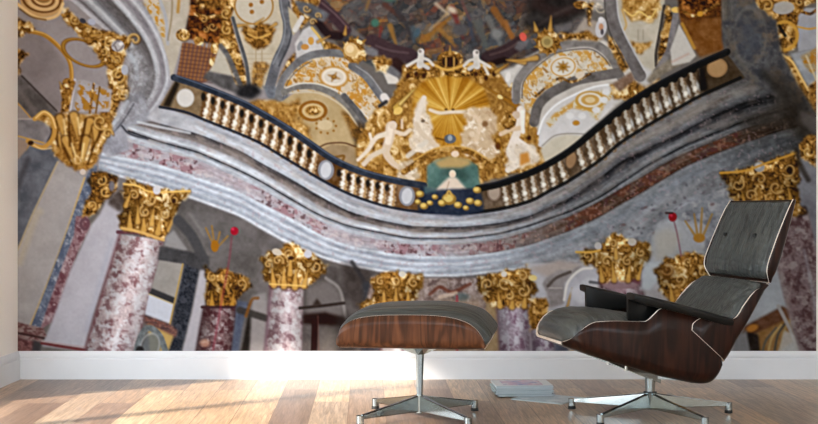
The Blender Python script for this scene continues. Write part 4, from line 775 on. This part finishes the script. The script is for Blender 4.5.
prism(bm, [(W0, WZ0), (W0+.03, WZ0), (W0+.03, WZ1), (W0, WZ1)], LX-.05, LX-.01); prism(bm, [(MUN[0], WZ0), (MUN[1], WZ0), (MUN[1], WZ1), (MUN[0], WZ1)], LX-.05, LX-.03)
struct(link_mesh('window_1', bm, M_base, smooth=False))
def baseboard(name, p0, p1, inward):
    prof = [(0,0),(.016,0),(.016,.092),(.013,.097),(.010,.0975),(.010,.100),(.0125,.1015),(.0125,.112),(.009,.121),(.004,.131),(0,.131)]
    bm = bmesh.new(); A = []; 
    for p in (p0, p1): A.append([bm.verts.new((p[0]+inward[0]*d, p[1]+inward[1]*d, z)) for d, z in prof])
    for j in range(len(prof)): k = (j+1) % len(prof); bm.faces.new((A[0][j], A[0][k], A[1][k], A[1][j]))
    bm.faces.new(A[0]); bm.faces.new(A[1][::-1])
    return struct(link_mesh(name, bm, M_base, smooth=False))
baseboard('baseboard_back', (LX, WY), (RX, WY), (0,-1)); baseboard('baseboard_left', (LX, YB), (LX, WY), (1,0)); baseboard('baseboard_right', (RX, YB), (RX, WY), (-1,0))
# ---------------------------------------------------------------- the wall mural: a printed panel, its picture held as colours of a fine grid
def mural():
    k = SS; im = CAN.reshape(MH//k, k, MW//k, k, 3).mean((1, 3))/255
    h, w = im.shape[:2]
    l = np.where(im <= .04045, im/12.92, ((im+.055)/1.055)**2.4)
    xs = (np.arange(w)+.5)/1+MX0; xs[0] = MX0; xs[-1] = MX1
    ys = (np.arange(h)+.5)/1+MY0; ys[0] = MY0; ys[-1] = MY1
    GX, GY = np.meshgrid(xs, ys)
    l = l/PRINT_EXPOSURE
    l = np.clip(l, .002, .93)
    X = (GX-409)/214; Z = .78-(GY-212)/214
    co = np.stack([X, np.full_like(X, WY-.004), Z], -1).reshape(-1, 3)
    idx = np.arange(h*w).reshape(h, w)
    f = np.stack([idx[:-1,:-1], idx[1:,:-1], idx[1:,1:], idx[:-1,1:]], -1).reshape(-1, 4)
    # back and edges of the panel
    nb = h*w; c4 = [(xs[0],ys[0]),(xs[0],ys[-1]),(xs[-1],ys[-1]),(xs[-1],ys[0])]
    back = np.array([((x-409)/214, WY-.0005, .78-(y-212)/214) for x, y in c4]); front = [idx[0,0], idx[-1,0], idx[-1,-1], idx[0,-1]]
    co = np.vstack([co, back]); extra = [[nb+3, nb+2, nb+1, nb]]
    for i in range(4): j = (i+1) % 4; extra.append([front[i], nb+i, nb+j, front[j]])
    f = np.vstack([f, np.array(extra)])
    me = bpy.data.meshes.new('wall_mural'); me.vertices.add(len(co)); me.vertices.foreach_set('co', co.ravel())
    me.loops.add(f.size); me.loops.foreach_set('vertex_index', f.ravel().astype(np.int32))
    me.polygons.add(len(f)); me.polygons.foreach_set('loop_start', (np.arange(len(f))*4).astype(np.int32)); me.update(calc_edges=True)
    at = me.color_attributes.new('print', 'FLOAT_COLOR', 'POINT')
    c = np.ones((len(co), 4), np.float32); c[:nb, :3] = l.reshape(-1, 3); c[nb:, :3] = .8; at.data.foreach_set('color', c.ravel())
    m, nt, b, N, K = new_mat('printed_wallpaper'); a = N('ShaderNodeAttribute'); a.attribute_name = 'print'; K(a.outputs['Color'], b.inputs['Base Color'])
    b.inputs['Roughness'].default_value = .9; b.inputs['Specular IOR Level'].default_value = .04
    me.materials.append(m); o = bpy.data.objects.new('wall_mural', me); COL.objects.link(o)
    o['label'] = 'huge printed mural of a gilded baroque church gallery covering the back wall'; o['category'] = 'wall mural'
mural()
# ---------------------------------------------------------------- star bases
def leg_mesh(R, zt_hub, zb_hub, zt, zb):
    bm = bmesh.new(); rows = []
    for t in (0, .12, .3, .5, .7, .88, 1):
        x = .012+(R-.012)*t; a = zt_hub+(zt-zt_hub)*t**.92; b_ = zb_hub+(zb-zb_hub)*(t**1.1)
        wt = .0075-.001*t; wb = .0095-.002*t
        rows.append([bm.verts.new((x, y, z)) for y, z in ((-wt, a-.003), (-wt+.002, a), (wt-.002, a), (wt, a-.003), (wb, b_+.003), (wb-.003, b_), (-wb+.003, b_), (-wb, b_+.003))])
    for i in range(len(rows)-1):
        for j in range(8): bm.faces.new((rows[i][j], rows[i][(j+1)%8], rows[i+1][(j+1)%8], rows[i+1][j]))
    bm.faces.new(rows[0]); bm.faces.new(rows[-1][::-1])
    return bm
def star(parent, R, n, a0, cz=(.088,.026)):
    for k in range(n):
        a = a0+k*2*math.pi/n
        lg = link_mesh('leg', leg_mesh(R-.008, cz[0], cz[1], .042, .026), M_chrome, parent, False); lg.rotation_euler = (0,0,a)
        bm = bmesh.new(); cyl(bm, (R,0,.012), (R,0,.040), .0145); g = link_mesh('foot_cap', bm, M_chrome, lg); sharp(g)
        bm = bmesh.new(); cyl(bm, (R,0,0), (R,0,.012), .0155, .0145); g = link_mesh('rubber_foot', bm, M_rub, lg); sharp(g); g['label'] = 'black rubber foot'
# ---------------------------------------------------------------- ottoman
A2 = math.radians(-7.6)
ot = thing('ottoman', 'low grey leather ottoman in a walnut shell on a four-star metal base', 'ottoman', (.04,4.50,0), A2)
oF = [(-0.266,.306),(-0.262,.337),(-0.246,.368),(-0.21,.392),(-0.163,.405),(-0.091,.412),(0.035,.414),(0.107,.411),(0.16,.403),(0.206,.387),(0.238,.363),(0.259,.332),(0.268,.304)]
oB = [(-0.262,.300),(-0.250,.296),(-0.217,.297),(-0.181,.296),(-0.138,.296),(-0.073,.296),(0.035,.296),(0.107,.296),(0.16,.296),(0.206,.297),(0.238,.298),(0.256,.299),(0.267,.300)]
shell('seat_shell', oF, oB, [.262,.27,.27]+[.27]*8+[.27,.268], ot, [M_walnut, M_ply], r=.03)
cF = [(-0.262,.322),(-0.255,.348),(-0.235,.374),(-0.205,.391),(-0.16,.403),(-0.091,.410),(0.035,.412),(0.107,.409),(0.165,.401),(0.212,.386),(0.243,.363),(0.264,.332),(0.270,.308)]
cB = [(-0.250,.305),(-0.24,.303),(-0.217,.303),(-0.181,.303),(-0.138,.303),(-0.073,.303),(0.035,.303),(0.107,.303),(0.16,.303),(0.2,.303),(0.226,.303),(0.242,.303),(0.250,.300)]
cushion('cushion', cF, cB, [.255]*13, ot, M_otto, .025, wr=.0028, along=True)
bm = bmesh.new()
for (x, w0, w1) in ((0,.016,.012),):
    rows = []
    for z, w in ((.088,.011),(.12,.0125),(.2,.0145),(.250,.0165)):
        rows.append([bm.verts.new((sx*w, sy*w, z)) for sx, sy in ((-1,-.5),(-.5,-1),(.5,-1),(1,-.5),(1,.5),(.5,1),(-.5,1),(-1,.5))])
    for i in range(3):
        for j in range(8): bm.faces.new((rows[i][j], rows[i][(j+1)%8], rows[i+1][(j+1)%8], rows[i+1][j]))
    bm.faces.new(rows[0]); bm.faces.new(rows[-1])
st = link_mesh('column', bm, M_chrome, ot, False); st.rotation_euler = (0,0,.2)
bm = bmesh.new(); cyl(bm, (0,0,.022), (0,0,.09), .017, .014, 12); sharp(link_mesh('hub', bm, M_chrome, ot))
def spider(parent, z0, z1, R, n, a0, tilt=None):
    bm = bmesh.new()
    for k in range(n):
        a = a0+k*2*math.pi/n; c, s = math.cos(a), math.sin(a)
        P_ = lambda x, y, z: bm.verts.new((x*c-y*s, x*s+y*c, z))
        r0 = [P_(.004, y, z) for y, z in ((-.012,z0),(.012,z0),(.012,z1),(-.012,z1))]; r1 = [P_(R, y, z) for y, z in ((-.012,z1-.006),(.012,z1-.006),(.012,z1),(-.012,z1))]
        for j in range(4): bm.faces.new((r0[j], r0[(j+1)%4], r1[(j+1)%4], r1[j]))
        bm.faces.new(r0); bm.faces.new(r1[::-1])
    return link_mesh('mounting_bracket', bm, M_chrome, parent, False)
spider(ot, .238, .2875, .115, 4, math.radians(22))
star(ot, .278, 4, math.radians(38.5+7.6))
# ---------------------------------------------------------------- lounge chair (local x runs towards its back)
A1 = math.radians(12)
ch = thing('lounge_chair', 'reclined lounge chair of walnut and grey leather on a five-star metal base', 'chair', (.927,4.575,0), A1)
sF = [(-0.407,.305),(-0.388,.324),(-0.359,.358),(-0.324,.382),(-0.288,.388),(-0.234,.389),(-0.152,.386),(-0.127,.391),(-0.102,.412),(-0.079,.430),(-0.033,.437),(0.03,.420),(0.08,.385),(0.12,.335),(0.15,.275),(0.163,.225)]
sB = [(-0.404,.299),(-0.375,.286),(-0.348,.277),(-0.312,.264),(-0.273,.249),(-0.223,.235),(-0.156,.216),(-0.125,.206),(-0.098,.198),(-0.067,.188),(-0.033,.18),(0.022,.167),(0.069,.158),(0.108,.155),(0.136,.164),(0.156,.192)]
sS = [.145,.198,.226,.240,.254,.264]+[.27]*10
shell('seat_shell', sF, sB, sS, ch, [M_walnut_shaded, M_ply], r=.04, n=70)
scF = [(-0.405,.314),(-0.383,.338),(-0.355,.364),(-0.322,.382),(-0.288,.388),(-0.234,.389),(-0.152,.380),(-0.05,.362),(0.05,.345),(0.12,.335)]
scB = [(-0.400,.300),(-0.370,.292),(-0.342,.289),(-0.308,.277),(-0.27,.262),(-0.22,.248),(-0.14,.23),(-0.05,.21),(0.04,.20),(0.1,.2)]
cushion('seat_cushion', scF, scB, [.140,.192,.218,.232,.246,.256]+[.258]*4, ch, M_seat, .024, wr=.0014)
lF = [(0.041,.352),(0.048,.378),(0.088,.396),(0.163,.380),(0.215,.394),(0.251,.439),(0.295,.486),(0.349,.513)]
lB = [(0.175,.234),(0.199,.268),(0.227,.315),(0.259,.362),(0.283,.398),(0.311,.442),(0.339,.482),(0.361,.514)]
shell('back_shell', lF, lB, [.276]*4+[.272,.268,.262,.252], ch, [M_walnut_shaded, M_ply], r=.03, n=50)
lcF = [(0.075,.345),(0.12,.365),(0.165,.385),(0.21,.405),(0.25,.443),(0.29,.482),(0.325,.503),(0.342,.509)]
lcB = [(0.180,.262),(0.205,.300),(0.231,.338),(0.257,.374),(0.285,.416),(0.312,.455),(0.335,.487),(0.348,.503)]
cushion('back_cushion', lcF, lcB, [.256]*5+[.25,.244,.236], ch, M_back, .02, wr=.0012)
hF = [(0.366,.519),(0.350,.558),(0.354,.595),(0.374,.647),(0.394,.695),(0.419,.75),(0.439,.791),(0.461,.828)]
hB = [(0.374,.517),(0.388,.55),(0.401,.583),(0.418,.632),(0.434,.68),(0.450,.732),(0.464,.78),(0.474,.825)]
shell('headrest_shell', hF, hB, [.242,.255,.259,.258,.256,.254,.252,.247], ch, [M_walnut_shaded, M_ply], r=.022, n=50, thick=.007)
hcF = [(0.362,.530),(0.350,.558),(0.354,.595),(0.374,.647),(0.394,.695),(0.419,.75),(0.439,.791),(0.456,.820)]
hcB = [(0.371,.531),(0.381,.556),(0.392,.587),(0.409,.636),(0.426,.684),(0.443,.736),(0.457,.782),(0.466,.816)]
hc = cushion('headrest_cushion', hcF, hcB, [.234,.245,.249,.248,.246,.244,.242,.237], ch, M_back, .014, wr=.0010)
for y in (-.12, .12):
    bm = bmesh.new(); cyl(bm, (.376,y,.690), (.368,y,.6925), .0085, .006, 14); bt = link_mesh('button', bm, M_rub, hc); bt['label'] = 'small black button'
for y in (-.1, .1):
    bm = bmesh.new()
    pts = [(.300,.400),(.338,.462),(.376,.517),(.398,.560),(.418,.615)]
    for w in (1,):
        r_ = []
        for x, z in pts: r_.append([bm.verts.new((x+dx, y+dy, z)) for dx, dy in ((.006,-.014),(.006,.014),(.013,.014),(.013,-.014))])
        for i in range(len(pts)-1):
            for j in range(4): bm.faces.new((r_[i][j], r_[i][(j+1)%4], r_[i+1][(j+1)%4], r_[i+1][j]))
        bm.faces.new(r_[0]); bm.faces.new(r_[-1])
    link_mesh('back_bar', bm, M_chrome, ch, False)
# armrests: a padded top that folds down over the inner side of the seat wall
def arm(sgn):
    bm = bmesh.new(); n = 26; rows = []
    for i in range(n):
        t = i/(n-1); x = -.182+.385*t; zt = .490-.098*t+.004*math.sin(math.pi*t)
        e = min(1, (min(t, 1-t)*n/3+.15))**.5; hw = .047*(.72+.28*e); th = .034*(.6+.4*e)
        drop = max(.0, .088*(1-t*1.75)) ; drop = th+drop
        cy = .245*sgn; inn = -sgn
        # section (y, z): outer edge, rounded top, inner edge, skirt
        sec = [(cy-inn*hw*.9, zt-th), (cy-inn*hw, zt-th*.7), (cy-inn*hw, zt-th*.3), (cy-inn*hw*.8, zt-.003), (cy, zt), (cy+inn*hw*.8, zt-.003), (cy+inn*hw, zt-th*.3), (cy+inn*hw, zt-drop*.8), (cy+inn*(hw-.004), zt-drop), (cy+inn*(hw-.014), zt-drop), (cy+inn*(hw-.018), zt-th)]
        rows.append([bm.verts.new((x, y, z)) for y, z in sec])
    m_ = len(rows[0])
    for i in range(n-1):
        for j in range(m_): bm.faces.new((rows[i][j], rows[i][(j+1)%m_], rows[i+1][(j+1)%m_], rows[i+1][j]))
    bm.faces.new(rows[0]); bm.faces.new(rows[-1][::-1])
    o = link_mesh('armrest', bm, M_blk, ch); sharp(o, 50)
arm(-1); arm(1)
# underside bracket, column, hub, five legs
bm = bmesh.new()
for y in (-.07, .07):
    V = [bm.verts.new(p) for p in ((-.215,y*1.6-.010,.222),(-.215,y*1.6+.010,.222),(0.03,y*.3+.012,.124),(0.03,y*.3-.012,.124),(-.215,y*1.6-.010,.232),(-.215,y*1.6+.010,.232),(0.03,y*.3+.012,.166),(0.03,y*.3-.012,.166))]
    for q in ((0,1,2,3),(4,7,6,5),(0,4,5,1),(2,6,7,3),(1,5,6,2),(0,3,7,4)): bm.faces.new([V[i] for i in q])
    V = [bm.verts.new(p) for p in ((.0,y*.3-.010,.142),(.0,y*.3+.010,.142),(0.140,y*1.3+.010,.138),(0.140,y*1.3-.010,.138),(.0,y*.3-.010,.165),(.0,y*.3+.010,.165),(0.140,y*1.3+.010,.150),(0.140,y*1.3-.010,.150))]
    for q in ((0,1,2,3),(4,7,6,5),(0,4,5,1),(2,6,7,3),(1,5,6,2),(0,3,7,4)): bm.faces.new([V[i] for i in q])
link_mesh('mounting_bracket', bm, M_chrome, ch, False)
for x, y, z in ((-.135,-.090,.196),(-.135,.090,.196),(.132,-.091,.142),(.132,.091,.142)):
    bm = bmesh.new(); cyl(bm, (x,y,z-.010), (x,y,z+.010), .009, .009, 14); sharp(link_mesh('bolt', bm, M_chrome, ch))
bm = bmesh.new(); cyl(bm, (0,0,.088), (0,0,.145), .018, .021, 24); sharp(link_mesh('column', bm, M_chrome, ch))
bm = bmesh.new(); cyl(bm, (0,0,.022), (0,0,.086), .013, .024, 10); sharp(link_mesh('hub', bm, M_chrome, ch))
bm = bmesh.new(); cyl(bm, (0,0,.086), (0,0,.090), .0255, .0255, 24); sharp(link_mesh('collar', bm, M_rub, ch))
star(ch, .317, 5, math.radians(90-9.7-12), (.086,.026))
# ---------------------------------------------------------------- magazines
def cover_mat(name, cols, seed):
    m, nt, b, N, K = new_mat(name); tc = N('ShaderNodeTexCoord'); mp = N('ShaderNodeMapping'); mp.inputs['Location'].default_value = (seed*3.1, seed*1.7, 0); K(tc.outputs['Object'], mp.inputs['Vector'])
    vo = N('ShaderNodeTexNoise'); vo.inputs['Scale'].default_value = 16; vo.inputs['Detail'].default_value = 2; K(mp.outputs['Vector'], vo.inputs['Vector'])
    cr = N('ShaderNodeValToRGB'); el = cr.color_ramp.elements; el[0].color = lin(cols[0]); el[0].position = .3; el[1].color = lin(cols[-1]); el[1].position = .68
    for i, c in enumerate(cols[1:-1]): e = el.new(.3+.38*(i+1)/(len(cols)-1)); e.color = lin(c)
    K(vo.outputs['Fac'], cr.inputs['Fac']); K(cr.outputs['Color'], b.inputs['Base Color']); b.inputs['Roughness'].default_value = .28
    return m
M_page = plain('page_edges', (186,192,194), .7, 0, .2, .2, 500)
M_c = [cover_mat('pale_cover', [(196,206,210),(178,190,196),(214,220,222)], 1), cover_mat('teal_cover', [(120,146,150),(150,170,172)], 2), cover_mat('grey_cover', [(110,122,130),(150,158,164)], 3)]
M_bord = plain('white_cover_stock', (222,226,228), .3); M_pic = cover_mat('purple_photo_cover', [(120,118,170),(170,168,200),(196,150,176),(214,206,212),(130,130,180)], 6)
def magazine(label, x, y, z, rot, w, d, t, mat, group, picture=False):
    o = thing('magazine', label, 'magazine', (x, y, z), math.radians(rot), group)
    bm = bmesh.new(); box(bm, -w/2+.0015, w/2-.003, -d/2+.003, d/2-.003, .0006, t-.0006); link_mesh('pages', bm, M_page, o, False)
    bm = bmesh.new(); box(bm, -w/2, w/2, -d/2, d/2, 0, .0006); box(bm, -w/2, w/2, -d/2, d/2, t-.0006, t); box(bm, -w/2, -w/2+.0012, -d/2, d/2, .0006, t-.0006)
    link_mesh('cover', bm, mat, o, False)
    if picture:
        bm = bmesh.new(); box(bm, -w*.36, w*.34, -d*.38, d*.40, t, t+.0003); link_mesh('cover_picture', bm, M_pic, o, False)['label'] = 'purple and pink printed picture'
magazine('thin pale magazine lying flat on the floor, sticking out from under the stack', .576, 4.965, 0, -33, .235, .20, .004, M_c[0], None)
z = .0045
for lab, dx, dy, r, t, m in [('grey-blue magazine at the very bottom of the stack behind the ottoman', .004, .0, 6, .0075, M_c[2]),
    ('magazine second from the bottom of the floor stack', -.003, .003, 2, .008, M_c[1]), ('pale magazine in the middle of the floor stack', .002, -.002, 4, .007, M_c[0]),
    ('teal-edged magazine third from the top of the floor stack', -.004, .002, 5, .008, M_c[1]), ('pale magazine just under the purple-covered one on the stack', .003, .0, 2, .007, M_c[0])]:
    magazine(lab, .483+dx, 5.09+dy, z, r, .242, .175, t, m, 'magazines in the stack on the floor'); z += t+.0003
magazine('topmost magazine of the floor stack, white with a purple picture on its cover', .481, 5.092, z, 4, .242, .175, .006, M_bord, 'magazines in the stack on the floor', True)
# ---------------------------------------------------------------- light and camera
wd = bpy.data.worlds.new('daylight'); SC.world = wd; wd.use_nodes = True; nt = wd.node_tree; bg = nt.nodes['Background']
bg.inputs['Color'].default_value = (.77,.895,1,1); bg.inputs['Strength'].default_value = WORLD
sun = bpy.data.lights.new('sun', 'SUN'); sun.energy = SUN[0]; sun.color = SUN[1]; sun.angle = math.radians(3.4); so = bpy.data.objects.new('sun', sun); COL.objects.link(so)
d = Vector((SUN[2][0], SUN[2][1], 0)).normalized(); d = Vector((d.x, d.y, -math.tan(math.radians(SUN[3])))); so.rotation_euler = d.to_track_quat('-Z', 'Y').to_euler()
for (nm, loc, tgt, sx, sy, en, col) in AREAS:
    l = bpy.data.lights.new(nm, 'AREA'); l.shape = 'RECTANGLE'; l.size = sx; l.size_y = sy; l.energy = en; l.color = col
    o = bpy.data.objects.new(nm, l); COL.objects.link(o); o.location = loc; o.rotation_euler = (Vector(tgt)-Vector(loc)).to_track_quat('-Z', 'Y').to_euler()
cd = bpy.data.cameras.new('camera'); cam = bpy.data.objects.new('camera', cd); COL.objects.link(cam); cam.location = (0,0,.78); cam.rotation_euler = (math.pi/2,0,0)
cd.sensor_width = 36; cd.lens = 36*1190/818; cd.clip_start = .05; cd.clip_end = 60; SC.camera = cam
vs = SC.view_settings; vs.view_transform = 'Standard'; vs.look = 'None'; vs.exposure = EXPO; vs.gamma = 1; vs.use_curve_mapping = False
